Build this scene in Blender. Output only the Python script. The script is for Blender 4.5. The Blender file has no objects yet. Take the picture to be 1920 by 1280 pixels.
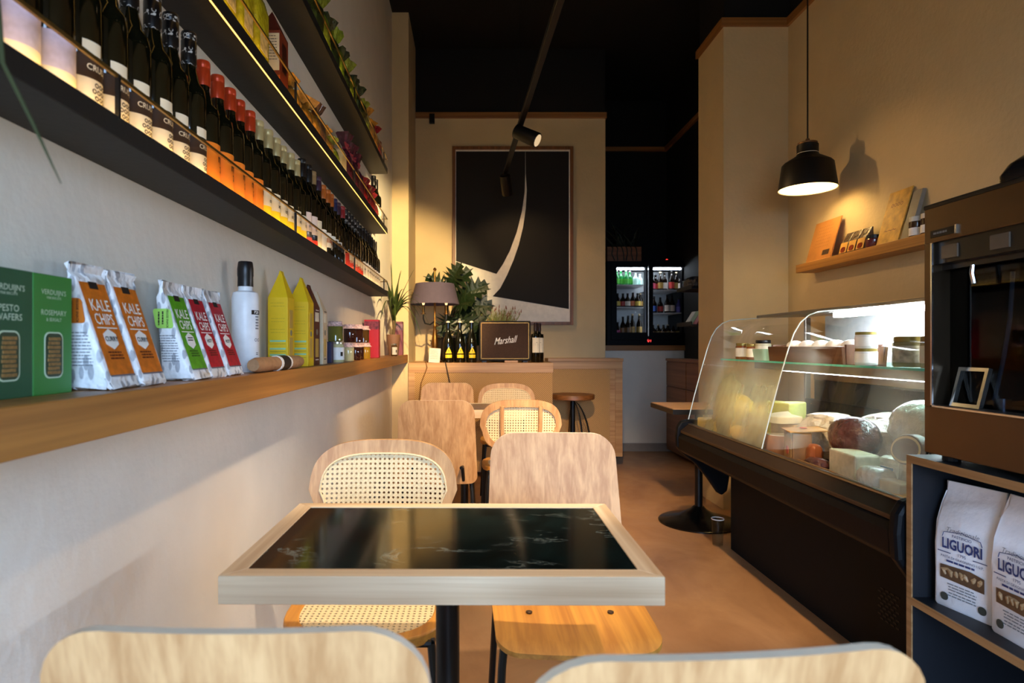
import bpy, math, random
from mathutils import Vector, Matrix, noise
R = math.radians
rnd = random.Random(7)
SC = bpy.context.scene
COL = SC.collection
# ---------------------------------------------------------------- camera, world, exposure
F, CXP, CYP, HC = 1150.0, 885.0, 649.0, 1.11       # focal length in pixels, vanishing point, eye height
cam = bpy.data.cameras.new('camera'); camo = bpy.data.objects.new('camera', cam); COL.objects.link(camo)
camo.location = (0, 0, HC); camo.rotation_euler = (R(90), 0, 0)
cam.sensor_width = 36; cam.lens = F/1920*36
cam.shift_x = (960-CXP)/1920; cam.shift_y = (CYP-640)/1920
cam.clip_start = 0.02
cam.dof.use_dof = True; cam.dof.focus_distance = 2.3; cam.dof.aperture_fstop = 5.0
SC.camera = camo
vs = SC.view_settings
vs.view_transform = 'Standard'; vs.look = 'None'; vs.gamma = 1; vs.use_curve_mapping = False; vs.exposure = 0.36
wd = bpy.data.worlds.new('daylight'); SC.world = wd; wd.use_nodes = True
bg = wd.node_tree.nodes['Background']; bg.inputs[0].default_value = (0.60, 0.77, 1.0, 1); bg.inputs[1].default_value = 1.0
# overcast sky above the horizon, a darker street below it
_nt = wd.node_tree; _tc = _nt.nodes.new('ShaderNodeTexCoord'); _sx = _nt.nodes.new('ShaderNodeSeparateXYZ'); _mr = _nt.nodes.new('ShaderNodeValToRGB')
_nt.links.new(_tc.outputs['Generated'], _sx.inputs[0]); _m1 = _nt.nodes.new('ShaderNodeMapRange'); _m1.inputs[1].default_value = -.12; _m1.inputs[2].default_value = .12
_nt.links.new(_sx.outputs[2], _m1.inputs[0]); _nt.links.new(_m1.outputs[0], _mr.inputs[0])
_mr.color_ramp.elements[0].color = (.09, .095, .10, 1); _mr.color_ramp.elements[1].color = (.45, .67, 1.0, 1)
_nt.links.new(_mr.outputs[0], bg.inputs[0]); bg.inputs[1].default_value = 16.0

def lamp(kind, name, loc, target, energy, color, size=0.05, angle=60, blend=0.5, sy=None):
    d = bpy.data.lights.new(name, kind); d.energy = energy; d.color = color
    o = bpy.data.objects.new(name, d); COL.objects.link(o); o.location = loc
    if kind == 'AREA':
        d.size = size
        if sy: d.shape = 'RECTANGLE'; d.size_y = sy
    else: d.shadow_soft_size = size
    if kind == 'SPOT': d.spot_size = R(angle); d.spot_blend = blend
    if target is not None:
        o.rotation_euler = (Vector(target)-Vector(loc)).to_track_quat('-Z', 'Y').to_euler()
    return o
WARM = (1.0, 0.62, 0.27); WARM2 = (1.0, 0.64, 0.31); COOL = (0.82, 0.92, 1.0)
# daylight enters through the shop window behind the camera (portal helps sampling of the sky)
po = lamp('AREA', 'window_daylight', (.50, -1.55, 1.2), (.50, 3, 1.2), 1.0, (1, 1, 1), 1.85, sy=1.95); po.data.cycles.is_portal = True

# ---------------------------------------------------------------- helpers
def P(px, py, Y): return Vector(((px-CXP)*Y/F, Y, HC-(py-CYP)*Y/F))
def lin(c):
    if isinstance(c, str):
        c = c.lstrip('#'); c = tuple(int(c[i:i+2], 16)/255 for i in (0, 2, 4))
    return tuple(((v+0.055)/1.055)**2.4 if v > 0.04045 else v/12.92 for v in c)
MATS = {}
def mat(name, color, rough=0.5, metal=0.0, var=0.06, vscale=30, emis=None, estr=0, trans=0, ior=1.45, alpha=1, coat=0, bump=0, bscale=60, spec=0.5):
    if name in MATS: return MATS[name]
    m = bpy.data.materials.new(name); m.use_nodes = True; nt = m.node_tree; b = nt.nodes['Principled BSDF']
    c = lin(color)
    tc = nt.nodes.new('ShaderNodeTexCoord')
    n = nt.nodes.new('ShaderNodeTexNoise'); n.inputs['Scale'].default_value = vscale; n.inputs['Detail'].default_value = 3
    nt.links.new(tc.outputs['Object'], n.inputs['Vector'])
    r = nt.nodes.new('ShaderNodeValToRGB')
    r.color_ramp.elements[0].position = .3; r.color_ramp.elements[1].position = .7
    r.color_ramp.elements[0].color = tuple(max(0, v*(1-var)) for v in c)+(1,)
    r.color_ramp.elements[1].color = tuple(min(1, v*(1+var)) for v in c)+(1,)
    nt.links.new(n.outputs['Fac'], r.inputs['Fac']); nt.links.new(r.outputs['Color'], b.inputs['Base Color'])
    b.inputs['Roughness'].default_value = rough; b.inputs['Metallic'].default_value = metal
    b.inputs['IOR'].default_value = ior; b.inputs['Transmission Weight'].default_value = trans
    b.inputs['Alpha'].default_value = alpha; b.inputs['Coat Weight'].default_value = coat
    b.inputs['Specular IOR Level'].default_value = spec
    if emis: b.inputs['Emission Color'].default_value = lin(emis)+(1,); b.inputs['Emission Strength'].default_value = estr
    if bump:
        n2 = nt.nodes.new('ShaderNodeTexNoise'); n2.inputs['Scale'].default_value = bscale; n2.inputs['Detail'].default_value = 4
        nt.links.new(tc.outputs['Object'], n2.inputs['Vector'])
        bp = nt.nodes.new('ShaderNodeBump'); bp.inputs['Strength'].default_value = bump; bp.inputs['Distance'].default_value = .01
        nt.links.new(n2.outputs['Fac'], bp.inputs['Height']); nt.links.new(bp.outputs['Normal'], b.inputs['Normal'])
    MATS[name] = m
    return m
def wood(name, c1, c2, axis='z', scale=9, rough=0.45, stretch=14, dist=.5):
    if name in MATS: return MATS[name]
    m = bpy.data.materials.new(name); m.use_nodes = True; nt = m.node_tree; b = nt.nodes['Principled BSDF']; L = nt.links
    tc = nt.nodes.new('ShaderNodeTexCoord'); mp = nt.nodes.new('ShaderNodeMapping')
    s = [scale*stretch/4]*3; s['xyz'.index(axis)] = scale/14
    mp.inputs['Scale'].default_value = s
    L.new(tc.outputs['Object'], mp.inputs['Vector'])
    n = nt.nodes.new('ShaderNodeTexNoise'); n.inputs['Scale'].default_value = 1.0; n.inputs['Detail'].default_value = 4; n.inputs['Distortion'].default_value = dist
    L.new(mp.outputs['Vector'], n.inputs['Vector'])
    n2 = nt.nodes.new('ShaderNodeTexNoise'); n2.inputs['Scale'].default_value = 4.0; n2.inputs['Detail'].default_value = 2
    L.new(mp.outputs['Vector'], n2.inputs['Vector'])
    mx = nt.nodes.new('ShaderNodeMath'); mx.operation = 'MULTIPLY_ADD'; mx.inputs[1].default_value = .35
    L.new(n2.outputs['Fac'], mx.inputs[0]); L.new(n.outputs['Fac'], mx.inputs[2])
    r = nt.nodes.new('ShaderNodeValToRGB'); e = r.color_ramp.elements
    e[0].position = .5; e[0].color = lin(c2)+(1,); e[1].position = .85; e[1].color = lin(c1)+(1,)
    L.new(mx.outputs[0], r.inputs['Fac']); L.new(r.outputs['Color'], b.inputs['Base Color'])
    b.inputs['Roughness'].default_value = rough
    bp = nt.nodes.new('ShaderNodeBump'); bp.inputs['Strength'].default_value = .08; bp.inputs['Distance'].default_value = .003
    L.new(mx.outputs[0], bp.inputs['Height']); L.new(bp.outputs['Normal'], b.inputs['Normal'])
    MATS[name] = m
    return m
def fres(nt):
    fr = nt.nodes.new('ShaderNodeFresnel'); ge = nt.nodes.new('ShaderNodeNewGeometry'); mr = nt.nodes.new('ShaderNodeMapRange')
    mr.inputs[3].default_value = 1.45; mr.inputs[4].default_value = 1/1.45; nt.links.new(ge.outputs['Backfacing'], mr.inputs[0]); nt.links.new(mr.outputs[0], fr.inputs['IOR'])
    k = nt.nodes.new('ShaderNodeMath'); k.operation = 'MULTIPLY'; k.inputs[1].default_value = .38; nt.links.new(fr.outputs[0], k.inputs[0])
    return k
def glass(name, color='#ffffff', amount=0.9, rough=0.03, tint=1.0):
    """thin clear pane: mostly transparent with a glossy reflection (works for thin sheets without refraction noise)"""
    if name in MATS: return MATS[name]
    m = bpy.data.materials.new(name); m.use_nodes = True; nt = m.node_tree; L = nt.links
    for n in list(nt.nodes): nt.nodes.remove(n)
    o = nt.nodes.new('ShaderNodeOutputMaterial'); t = nt.nodes.new('ShaderNodeBsdfTransparent'); g = nt.nodes.new('ShaderNodeBsdfGlossy')
    t.inputs['Color'].default_value = lin(color)+(1,); g.inputs['Roughness'].default_value = rough
    fr = fres(nt)
    mx = nt.nodes.new('ShaderNodeMixShader')
    L.new(fr.outputs[0], mx.inputs[0]); L.new(t.outputs[0], mx.inputs[1]); L.new(g.outputs[0], mx.inputs[2]); L.new(mx.outputs[0], o.inputs[0])
    MATS[name] = m
    return m
def emit(name, color, strength):
    if name in MATS: return MATS[name]
    m = bpy.data.materials.new(name); m.use_nodes = True; b = m.node_tree.nodes['Principled BSDF']
    b.inputs['Base Color'].default_value = (.8, .8, .8, 1)
    b.inputs['Emission Color'].default_value = lin(color)+(1,); b.inputs['Emission Strength'].default_value = strength
    MATS[name] = m
    return m

class MB:
    def __init__(s): s.v = []; s.f = []; s.m = []
    def add(s, vs, fs, mi=0):
        o = len(s.v); s.v += [tuple(v) for v in vs]; s.f += [tuple(i+o for i in f) for f in fs]; s.m += [mi]*len(fs); return s
    def box(s, x0, x1, y0, y1, z0, z1, mi=0, M=None):
        vs = [Vector((x, y, z)) for z in (z0, z1) for y in (y0, y1) for x in (x0, x1)]
        if M is not None: vs = [M @ v for v in vs]
        return s.add(vs, [(0, 2, 3, 1), (4, 5, 7, 6), (0, 1, 5, 4), (2, 6, 7, 3), (0, 4, 6, 2), (1, 3, 7, 5)], mi)
    def lathe(s, prof, seg=20, c=(0, 0, 0), mi=0, a0=0, a1=2*math.pi, cap=True):
        full = abs(a1-a0-2*math.pi) < 1e-6; n = seg if full else seg+1
        vs = []
        for r, z in prof:
            for k in range(n):
                a = a0+(a1-a0)*k/seg; vs.append((c[0]+r*math.cos(a), c[1]+r*math.sin(a), c[2]+z))
        fs = []
        for i in range(len(prof)-1):
            for k in range(seg):
                k2 = (k+1) % n; fs.append((i*n+k, i*n+k2, (i+1)*n+k2, (i+1)*n+k))
        if cap and full:
            if prof[0][0] > 1e-5: fs.append(tuple(range(n-1, -1, -1)))
            if prof[-1][0] > 1e-5: fs.append(tuple((len(prof)-1)*n+k for k in range(n)))
        return s.add(vs, fs, mi)
    def tube(s, path, r, seg=8, mi=0, closed=False):
        pts = [Vector(p) for p in path]; n = len(pts); vs = []; up = Vector((0, 0, 1)); prevx = None
        for i, p in enumerate(pts):
            if closed: d = pts[(i+1) % n]-pts[i-1]
            else: d = pts[min(i+1, n-1)]-pts[max(i-1, 0)]
            d.normalize()
            if prevx is None:
                x = d.orthogonal().normalized()
            else:
                x = prevx-d*prevx.dot(d); x.normalize()
            prevx = x; y = d.cross(x); rr = r[i] if isinstance(r, (list, tuple)) else r
            for k in range(seg):
                a = 2*math.pi*k/seg; vs.append(p+x*(rr*math.cos(a))+y*(rr*math.sin(a)))
        fs = []
        for i in range(n if closed else n-1):
            j = (i+1) % n
            for k in range(seg):
                k2 = (k+1) % seg; fs.append((i*seg+k, i*seg+k2, j*seg+k2, j*seg+k))
        if not closed: fs += [tuple(range(seg-1, -1, -1)), tuple((n-1)*seg+k for k in range(seg))]
        return s.add(vs, fs, mi)
    def prism(s, poly, t0, t1, fn, mi=0):
        """poly: 2d points; fn(u,v,t) -> xyz"""
        n = len(poly); vs = [fn(u, v, t0) for u, v in poly]+[fn(u, v, t1) for u, v in poly]
        return s.add(vs, [tuple(range(n-1, -1, -1)), tuple(range(n, 2*n))]+[(i, (i+1) % n, n+(i+1) % n, n+i) for i in range(n)], mi)
    def plate(s, rows, ncol, fn, th, mi=0, edge=0):
        """rows: [(t, left, right)]; fn(x,t,o)->xyz, o = offset through the thickness"""
        nr = len(rows); vs = []
        for o in (0, th):
            for t, l, rr in rows:
                for k in range(ncol+1): vs.append(fn(l+(rr-l)*k/ncol, t, o))
        N = nr*(ncol+1); fs = []; w = ncol+1
        for i in range(nr-1):
            for k in range(ncol):
                a = i*w+k; fs.append((a, a+1, a+w+1, a+w)); fs.append((N+a, N+a+w, N+a+w+1, N+a+1))
        nface = len(fs)
        for i in range(nr-1):
            a = i*w; fs.append((a, a+w, N+a+w, N+a)); a += ncol; fs.append((a, N+a, N+a+w, a+w))
        for k in range(ncol):
            fs.append((k, N+k, N+k+1, k+1)); a = (nr-1)*w+k; fs.append((a, a+1, N+a+1, N+a))
        s.add(vs, fs, mi)
        if edge: s.m[-(len(fs)-nface):] = [edge]*(len(fs)-nface)
        return s
    def mesh(s, name, mats, smooth=False):
        me = bpy.data.meshes.new(name); me.from_pydata(s.v, [], s.f)
        for m in (mats if isinstance(mats, (list, tuple)) else [mats]): me.materials.append(m)
        me.polygons.foreach_set('material_index', s.m)
        if smooth: me.polygons.foreach_set('use_smooth', [True]*len(s.f))
        me.update(); return me
    def build(s, name, mats, parent=None, smooth=False, bevel=0, loc=None, fix=False):
        me = s.mesh(name, mats, smooth)
        if fix:
            import bmesh
            bm = bmesh.new(); bm.from_mesh(me); bmesh.ops.recalc_face_normals(bm, faces=bm.faces); bm.to_mesh(me); bm.free()
        return link(name, me, parent, loc, bevel, smooth)
def link(name, me, parent=None, loc=None, bevel=0, smooth=False):
    o = bpy.data.objects.new(name, me); COL.objects.link(o)
    if parent is not None: o.parent = parent
    if loc is not None: o.location = loc
    if bevel:
        b = o.modifiers.new('bevel', 'BEVEL'); b.width = bevel; b.segments = 2; b.limit_method = 'ANGLE'; b.angle_limit = R(40)
    if smooth: autosmooth(me)
    return o
def autosmooth(me, ang=38):
    import bmesh
    bm = bmesh.new(); bm.from_mesh(me); a = R(ang)
    for e in bm.edges:
        e.smooth = not (len(e.link_faces) == 2 and e.calc_face_angle(0) > a)
    bm.to_mesh(me); bm.free()
def tag(o, label, cat, group=None):
    o['label'] = label; o['category'] = cat
    if group: o['group'] = group
    return o
def thing(name, label, cat, loc=(0, 0, 0), rz=0, group=None):
    o = bpy.data.objects.new(name, None); COL.objects.link(o); o.empty_display_size = .05
    o.location = loc; o.rotation_euler = (0, 0, rz); return tag(o, label, cat, group)
def struct(o):
    o['kind'] = 'structure'; return o
def sbox(name, m, *a, bevel=0, parent=None):
    o = MB().box(*a).build(name, m, parent, bevel=bevel)
    return o if parent is not None else struct(o)
def kids(o): return [c for c in bpy.data.objects if c.parent == o]
def dup(root, loc, rz=None, label=None, group=None):
    def cp(o, par):
        c = o.copy(); COL.objects.link(c); c.parent = par
        for k in kids(o): cp(k, c)
        return c
    c = cp(root, None); c.location = loc
    if rz is not None: c.rotation_euler = (0, 0, rz)
    if label: c['label'] = label
    if group: c['group'] = group
    return c
ORD = ['first', 'second', 'third', 'fourth', 'fifth', 'sixth', 'seventh', 'eighth', 'ninth', 'tenth', 'eleventh', 'twelfth']
NUM = {1: 'one', 2: 'two', 3: 'three', 4: 'four', 5: 'five', 6: 'six', 7: 'seven', 8: 'eight', 9: 'nine', 10: 'ten', 11: 'eleven', 12: 'twelve'}
_tc = {}
def text_verts(s, bold=0, align='CENTER', shear=0):
    k = (s, bold, align, shear)
    if k not in _tc:
        cu = bpy.data.curves.new('lettering', 'FONT'); cu.body = s; cu.size = 1; cu.align_x = align; cu.align_y = 'CENTER'
        cu.offset = bold; cu.shear = shear; cu.resolution_u = 2
        o = bpy.data.objects.new('tmp_text', cu); COL.objects.link(o)
        dg = bpy.context.evaluated_depsgraph_get(); me = bpy.data.meshes.new_from_object(o.evaluated_get(dg))
        _tc[k] = ([tuple(v.co) for v in me.vertices], [tuple(p.vertices) for p in me.polygons])
        bpy.data.objects.remove(o); bpy.data.curves.remove(cu); bpy.data.meshes.remove(me)
    return _tc[k]
def text(s, size, m, parent, fn, bold=0, align='CENTER', sx=1.0, shear=0, name='lettering'):
    """fn(u,v) -> local xyz of the parent"""
    v, f = text_verts(s, bold, align, shear)
    me = bpy.data.meshes.new(name); me.from_pydata([fn(x*size*sx, y*size) for x, y, z in v], [], f); me.materials.append(m); me.update()
    return link(name, me, parent)
def tlines(parent, m, fn, zs, w, th=.0022, seed=1, name='print_lines', u0=0):
    """rows of small printed text too fine to read, as short bars; fn(u,v) -> local xyz"""
    q = random.Random(seed); mb = MB()
    for z in zs:
        u = u0-w/2+q.uniform(0, w*.06); e = u0+w/2-q.uniform(0, w*.12)
        while u < e:
            l = min(q.uniform(.08, .26)*w, e-u); mb.add([fn(u, z), fn(u+l, z), fn(u+l, z+th), fn(u, z+th)], [(0, 1, 2, 3)]); u += l+w*.03
    return mb.build(name, m, parent)
def rrect(w, h, r, n=5, cx=0, cy=0):
    pts = []
    for (sx, sy, a) in ((1, 1, 0), (-1, 1, 90), (-1, -1, 180), (1, -1, 270)):
        for k in range(n+1):
            t = R(a+90*k/n); pts.append((cx+sx*(w/2-r)+r*math.cos(t), cy+sy*(h/2-r)+r*math.sin(t)))
    return pts
# ---------------------------------------------------------------- materials of the room
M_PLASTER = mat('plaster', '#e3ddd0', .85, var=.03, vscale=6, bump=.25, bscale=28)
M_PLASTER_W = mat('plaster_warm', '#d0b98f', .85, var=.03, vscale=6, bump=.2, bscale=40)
M_BLACKWALL = mat('black_paint', '#070606', .8, var=.1)
M_TRIMWOOD = wood('trim_oak', '#a3713c', '#7d5026', 'x', 6)
M_TRIMWOODY = wood('trim_oak_y', '#a3713c', '#7d5026', 'y', 6)
M_OAKZ = wood('oak_z', '#d3ab7e', '#b58353', 'z', 10)
M_OAKX = wood('oak_x', '#d0a878', '#b0804f', 'x', 10)
M_OAKY = wood('oak_y', '#cb9a62', '#a8743f', 'y', 10)
M_BLACKMETAL = mat('black_metal', '#121213', .38, .3, var=.05)
M_STEEL = mat('steel', '#8d8378', .32, 1.0, var=.05, vscale=8)
M_CHROME = mat('chrome', '#cfd2d6', .15, 1.0, var=.02)
M_CLEAR = glass('clear_pane')
# floor : warm microcement
def floor_mat():
    m = bpy.data.materials.new('microcement'); m.use_nodes = True; nt = m.node_tree; b = nt.nodes['Principled BSDF']; L = nt.links
    tc = nt.nodes.new('ShaderNodeTexCoord')
    mp = nt.nodes.new('ShaderNodeMapping'); mp.inputs['Scale'].default_value = (1, .55, 1); L.new(tc.outputs['Object'], mp.inputs['Vector'])
    n = nt.nodes.new('ShaderNodeTexNoise'); n.inputs['Scale'].default_value = 3.2; n.inputs['Detail'].default_value = 6; n.inputs['Roughness'].default_value = .6; n.inputs['Distortion'].default_value = .8
    L.new(mp.outputs[0], n.inputs['Vector'])
    r = nt.nodes.new('ShaderNodeValToRGB'); e = r.color_ramp.elements
    e[0].position = .3; e[0].color = lin('#99714e')+(1,); e[1].position = .72; e[1].color = lin('#bd946a')+(1,)
    L.new(n.outputs['Fac'], r.inputs[0]); L.new(r.outputs[0], b.inputs['Base Color'])
    n2 = nt.nodes.new('ShaderNodeTexNoise'); n2.inputs['Scale'].default_value = 9; n2.inputs['Detail'].default_value = 5; L.new(tc.outputs['Object'], n2.inputs['Vector'])
    mr = nt.nodes.new('ShaderNodeMapRange'); mr.inputs[3].default_value = .28; mr.inputs[4].default_value = .5
    L.new(n2.outputs['Fac'], mr.inputs[0]); L.new(mr.outputs[0], b.inputs['Roughness'])
    bp = nt.nodes.new('ShaderNodeBump'); bp.inputs['Strength'].default_value = .06; L.new(n2.outputs['Fac'], bp.inputs['Height']); L.new(bp.outputs[0], b.inputs['Normal'])
    return m
M_FLOOR = floor_mat()
XW, XR, ZT, ZC = -.68, 2.15, 3.29, 3.95
sbox('floor', M_FLOOR, -.9, 3.2, -1.7, 7.3, -.1, 0)
sbox('ceiling', M_BLACKWALL, -.9, 3.2, -1.7, 7.3, ZC, ZC+.1)
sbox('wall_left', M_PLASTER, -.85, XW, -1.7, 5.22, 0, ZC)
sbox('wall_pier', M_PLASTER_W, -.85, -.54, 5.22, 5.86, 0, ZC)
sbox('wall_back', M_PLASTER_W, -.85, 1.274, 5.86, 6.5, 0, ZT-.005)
sbox('wall_back_upper', M_BLACKWALL, -.85, 1.274, 5.87, 6.5, ZT+.05, ZC)
sbox('trim_1', M_TRIMWOOD, -.54, 1.285, 5.84, 6.0, ZT-.005, ZT+.05, bevel=.003)
sbox('wall_niche_lower', M_PLASTER, 1.274, 2.5, 6.5, 7.1, 0, 1.065)
sbox('wall_niche_back', M_BLACKWALL, 1.0, 3.2, 7.1, 7.3, 0, ZC)
sbox('wall_niche_left', M_BLACKWALL, 1.0, 1.274, 6.5, 7.1, 0, ZC)
sbox('wall_niche_right', M_BLACKWALL, 2.25, 2.6, 4.63, 7.1, 0, ZC)
sbox('trim_2', M_TRIMWOOD, 1.274, 2.23, 7.07, 7.1, 3.36, 3.41)
sbox('trim_3', M_TRIMWOODY, 2.22, 2.25, 4.64, 7.1, 3.36, 3.41)
sbox('trim_4', M_TRIMWOOD, 1.274, 2.25, 6.47, 6.85, 1.065, 1.12, bevel=.003)
sbox('baseboard_back', mat('baseboard_grey', '#8d847c', .6), 1.2, 2.25, 6.485, 6.5, 0, .085)
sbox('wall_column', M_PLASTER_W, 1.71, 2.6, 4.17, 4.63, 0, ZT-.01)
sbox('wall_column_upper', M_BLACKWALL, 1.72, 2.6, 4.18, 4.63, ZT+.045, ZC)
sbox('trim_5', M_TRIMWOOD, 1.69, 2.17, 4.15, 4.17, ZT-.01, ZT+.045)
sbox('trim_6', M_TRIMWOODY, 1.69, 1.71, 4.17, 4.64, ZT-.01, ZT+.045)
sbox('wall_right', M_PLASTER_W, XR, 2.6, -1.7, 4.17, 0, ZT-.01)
sbox('wall_right_upper', M_BLACKWALL, XR+.01, 2.6, -1.7, 4.17, ZT+.045, ZC)
sbox('trim_7', M_TRIMWOODY, XR-.02, XR+.02, -1.6, 4.15, ZT-.01, ZT+.045)
# shop front behind the camera : wall with a wide window opening
fw = MB().box(-.85, -.45, -1.75, -1.6, 0, ZC).box(1.45, 2.6, -1.75, -1.6, 0, ZC).box(-.45, 1.45, -1.75, -1.6, 0, .2).box(-.45, 1.45, -1.75, -1.6, 2.2, ZC)
struct(fw.build('wall_front', M_PLASTER))
wf = MB()
for x in (-.45, .48, 1.40): wf.box(x, x+.05, -1.7, -1.64, .2, 2.2)
wf.box(-.45, 1.45, -1.7, -1.64, .2, .25).box(-.45, 1.45, -1.7, -1.64, 2.15, 2.2)
struct(wf.build('window_1', M_BLACKMETAL))

# ---------------------------------------------------------------- wooden ledge and three lit shelves on the left wall
LZ, LXF = 1.039, -.545
led = MB().box(XW, LXF, .35, 5.22, .974, LZ).build('wall_ledge', wood('ledge_oak', '#b27a37', '#8c5a24', 'y', 8), bevel=.002)
tag(led, 'long oak ledge running along the left wall below the bottles', 'shelf')
SXF = -.56; SH = {'lowest': 1.44, 'middle': 1.855, 'top': 2.252}; STH = .035
M_SHELF = mat('shelf_black', '#141311', .55, var=.05, bump=.05)
M_LED = emit('led_warm', '#ffc765', 13)
M_LEDLINE = emit('led_line', '#ffc050', 2.2)
M_RAIL = mat('rail_brass', '#7d6433', .35, .8)
for k, z in SH.items():
    t = thing('wall_shelf', {'lowest': 'black wall shelf lit from inside, lowest of three, lined with wine bottles', 'middle': 'black wall shelf lit from inside, middle of three, with gift packages', 'top': 'black wall shelf, topmost of three, with green cellophane bags'}[k], 'shelf', (XW, .35, z))
    Le = 3.72
    MB().box(0, -XW+SXF, 0, Le, 0, STH).build('board', M_SHELF, t, bevel=.0015)
    MB().box(-XW+SXF-.014, -XW+SXF-.005, .01, Le-.01, STH, STH+.002).build('light_strip', M_LED, t)
    if k == 'middle': MB().box(-XW+SXF-.005, -XW+SXF-.002, .01, Le-.01, -.002, 0).build('light_line', M_LEDLINE, t)
    MB().box(-XW+SXF-.0025, -XW+SXF-.0005, 0, Le, STH, STH+.062).build('guard_pane', M_CLEAR, t)
    MB().box(-XW+SXF-.004, -XW+SXF+.001, 0, Le, STH+.06, STH+.066).box(.04, -XW+SXF, Le-.004, Le, STH+.06, STH+.066).build('guard_rail', M_RAIL, t)
    for j in range(4):
        y = .62+j*.98
        MB().box(-XW+SXF-.005, -XW+SXF+.0015, y, y+.006, STH-.005, STH+.066).build('rail_post', M_BLACKMETAL, t)

# ---------------------------------------------------------------- back counter
def weave_mat():
    m = bpy.data.materials.new('straw_weave'); m.use_nodes = True; nt = m.node_tree; b = nt.nodes['Principled BSDF']; L = nt.links
    tc = nt.nodes.new('ShaderNodeTexCoord'); 
    w = []
    for ang, sc in ((45, 1), (-45, 1)):
        mp = nt.nodes.new('ShaderNodeMapping'); mp.inputs['Rotation'].default_value = (0, R(ang), 0); L.new(tc.outputs['Object'], mp.inputs[0])
        wv = nt.nodes.new('ShaderNodeTexWave'); wv.inputs['Scale'].default_value = 26; wv.inputs['Distortion'].default_value = .6; wv.inputs['Detail'].default_value = 2
        L.new(mp.outputs[0], wv.inputs['Vector']); w.append(wv)
    mx = nt.nodes.new('ShaderNodeMath'); mx.operation = 'MAXIMUM'; L.new(w[0].outputs['Fac'], mx.inputs[0]); L.new(w[1].outputs['Fac'], mx.inputs[1])
    r = nt.nodes.new('ShaderNodeValToRGB'); e = r.color_ramp.elements
    e[0].position = .35; e[0].color = lin('#8e683a')+(1,); e[1].position = .95; e[1].color = lin('#c79d63')+(1,)
    L.new(mx.outputs[0], r.inputs[0]); L.new(r.outputs[0], b.inputs['Base Color']); b.inputs['Roughness'].default_value = .7
    bp = nt.nodes.new('ShaderNodeBump'); bp.inputs['Strength'].default_value = .5; bp.inputs['Distance'].default_value = .004
    L.new(mx.outputs[0], bp.inputs['Height']); L.new(bp.outputs[0], b.inputs['Normal'])
    return m
M_WEAVE = weave_mat()
M_COUNTER = wood('counter_oak', '#c39a66', '#a87a48', 'x', 9)
c = thing('counter', 'oak counter with herringbone straw front, holding the lamp and loudspeaker', 'counter', (-.54, 5.2, 0))
MB().box(0, 1.225, .02, .62, .04, .92).build('body', M_COUNTER, c)
MB().box(0, 1.23, 0, .64, .885, .97).build('top_rail', M_COUNTER, c, bevel=.002)
MB().box(0, .055, 0, .05, 0, .885).build('post', M_COUNTER, c, bevel=.002)
MB().box(.055, 1.222, .006, .02, .05, .885).build('straw_panel', M_WEAVE, c)
c2 = thing('counter', 'oak counter with woven straw front and dark toe kick beside the stool', 'counter', (.715, 5.62, 0))
MB().box(0, .665, .015, .24, .10, .97).build('body', M_COUNTER, c2)
MB().box(-.02, .67, -.012, .24, .97, 1.0).build('top_board', M_COUNTER, c2, bevel=.002)
MB().box(0, .6, .05, .2, 0, .10).build('toe_kick', M_BLACKMETAL, c2)
MB().box(0, .55, .004, .015, .16, .9).build('straw_panel', M_WEAVE, c2)
MB().box(0, .665, 0, .015, .9, .97).box(.6, .665, 0, .015, .1, .9).box(0, .6, 0, .015, .1, .16).build('panel_frame', M_COUNTER, c2, bevel=.001)
c3 = thing('side_cabinet', 'orange-brown wooden cabinet in the far corner under the fridge', 'cabinet', (2.06, 4.66, 0))
MB().box(0, .17, 0, 1.82, .03, .96).build('body', wood('cab_wood', '#9c6a3c', '#7c4f28', 'y', 6), c3)
MB().box(-.015, .17, 0, 1.82, .96, .985).build('top_board', wood('cab_wood', '', ''), c3, bevel=.002)
for j in range(3): MB().box(-.012, 0, .02+j*.6, .6+j*.6, .7, .945).build('drawer_front', MATS['cab_wood'], c3, bevel=.002); MB().box(-.012, 0, .02+j*.6, .6+j*.6, .06, .69).build('door', MATS['cab_wood'], c3, bevel=.002)

# ---------------------------------------------------------------- framed picture
art = thing('framed_picture', 'large wood-framed abstract poster of a white sliver between black shapes', 'picture', (0, 5.86, 0))
def A(px, py, o): p = P(px, py, 5.83); return (p.x, -.03+o, p.z)
M_FRAME = wood('frame_wood', '#8a5526', '#5f3915', 'z', 8)
x0, z1 = A(848, 274, 0)[0], A(848, 274, 0)[2]; x1, z0 = A(1075, 609, 0)[0], A(1075, 609, 0)[2]; fw_ = .03
MB().box(x0, x0+fw_, -.035, 0, z0, z1).box(x1-fw_, x1, -.035, 0, z0, z1).box(x0+fw_, x1-fw_, -.035, 0, z0, z0+fw_).box(x0+fw_, x1-fw_, -.035, 0, z1-fw_, z1).build('frame', M_FRAME, art, bevel=.002)
MB().box(x0+fw_, x1-fw_, -.016, 0, z0+fw_, z1-fw_).build('white_paper', mat('paper_white', '#e9e2d6', .7), art)
M_INK = mat('ink_black', '#14110f', .75, var=.08)
def ins(px): return px
left = [(855, 283), (985, 283), (985, 325), (984, 360), (979, 395), (969, 435), (956, 470), (943, 495), (931, 513), (855, 489)]
right = [(985.4, 283), (1067, 283), (1067, 579), (924, 555), (938, 540), (951, 515), (963, 487), (973, 458), (981, 425), (986, 390), (988, 355), (986, 325)]
for nm, pl in (('black_shape', left), ('black_shape', right)):
    pts = [(min(max(P(a, b, 5.83).x, x0+fw_+.001), x1-fw_-.001), min(P(a, b, 5.83).z, z1-fw_-.001)) for a, b in pl]
    MB().prism(pts, -.0175, -.0155, lambda u, v, t: (u, t, v)).build(nm, M_INK, art, fix=True)

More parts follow.
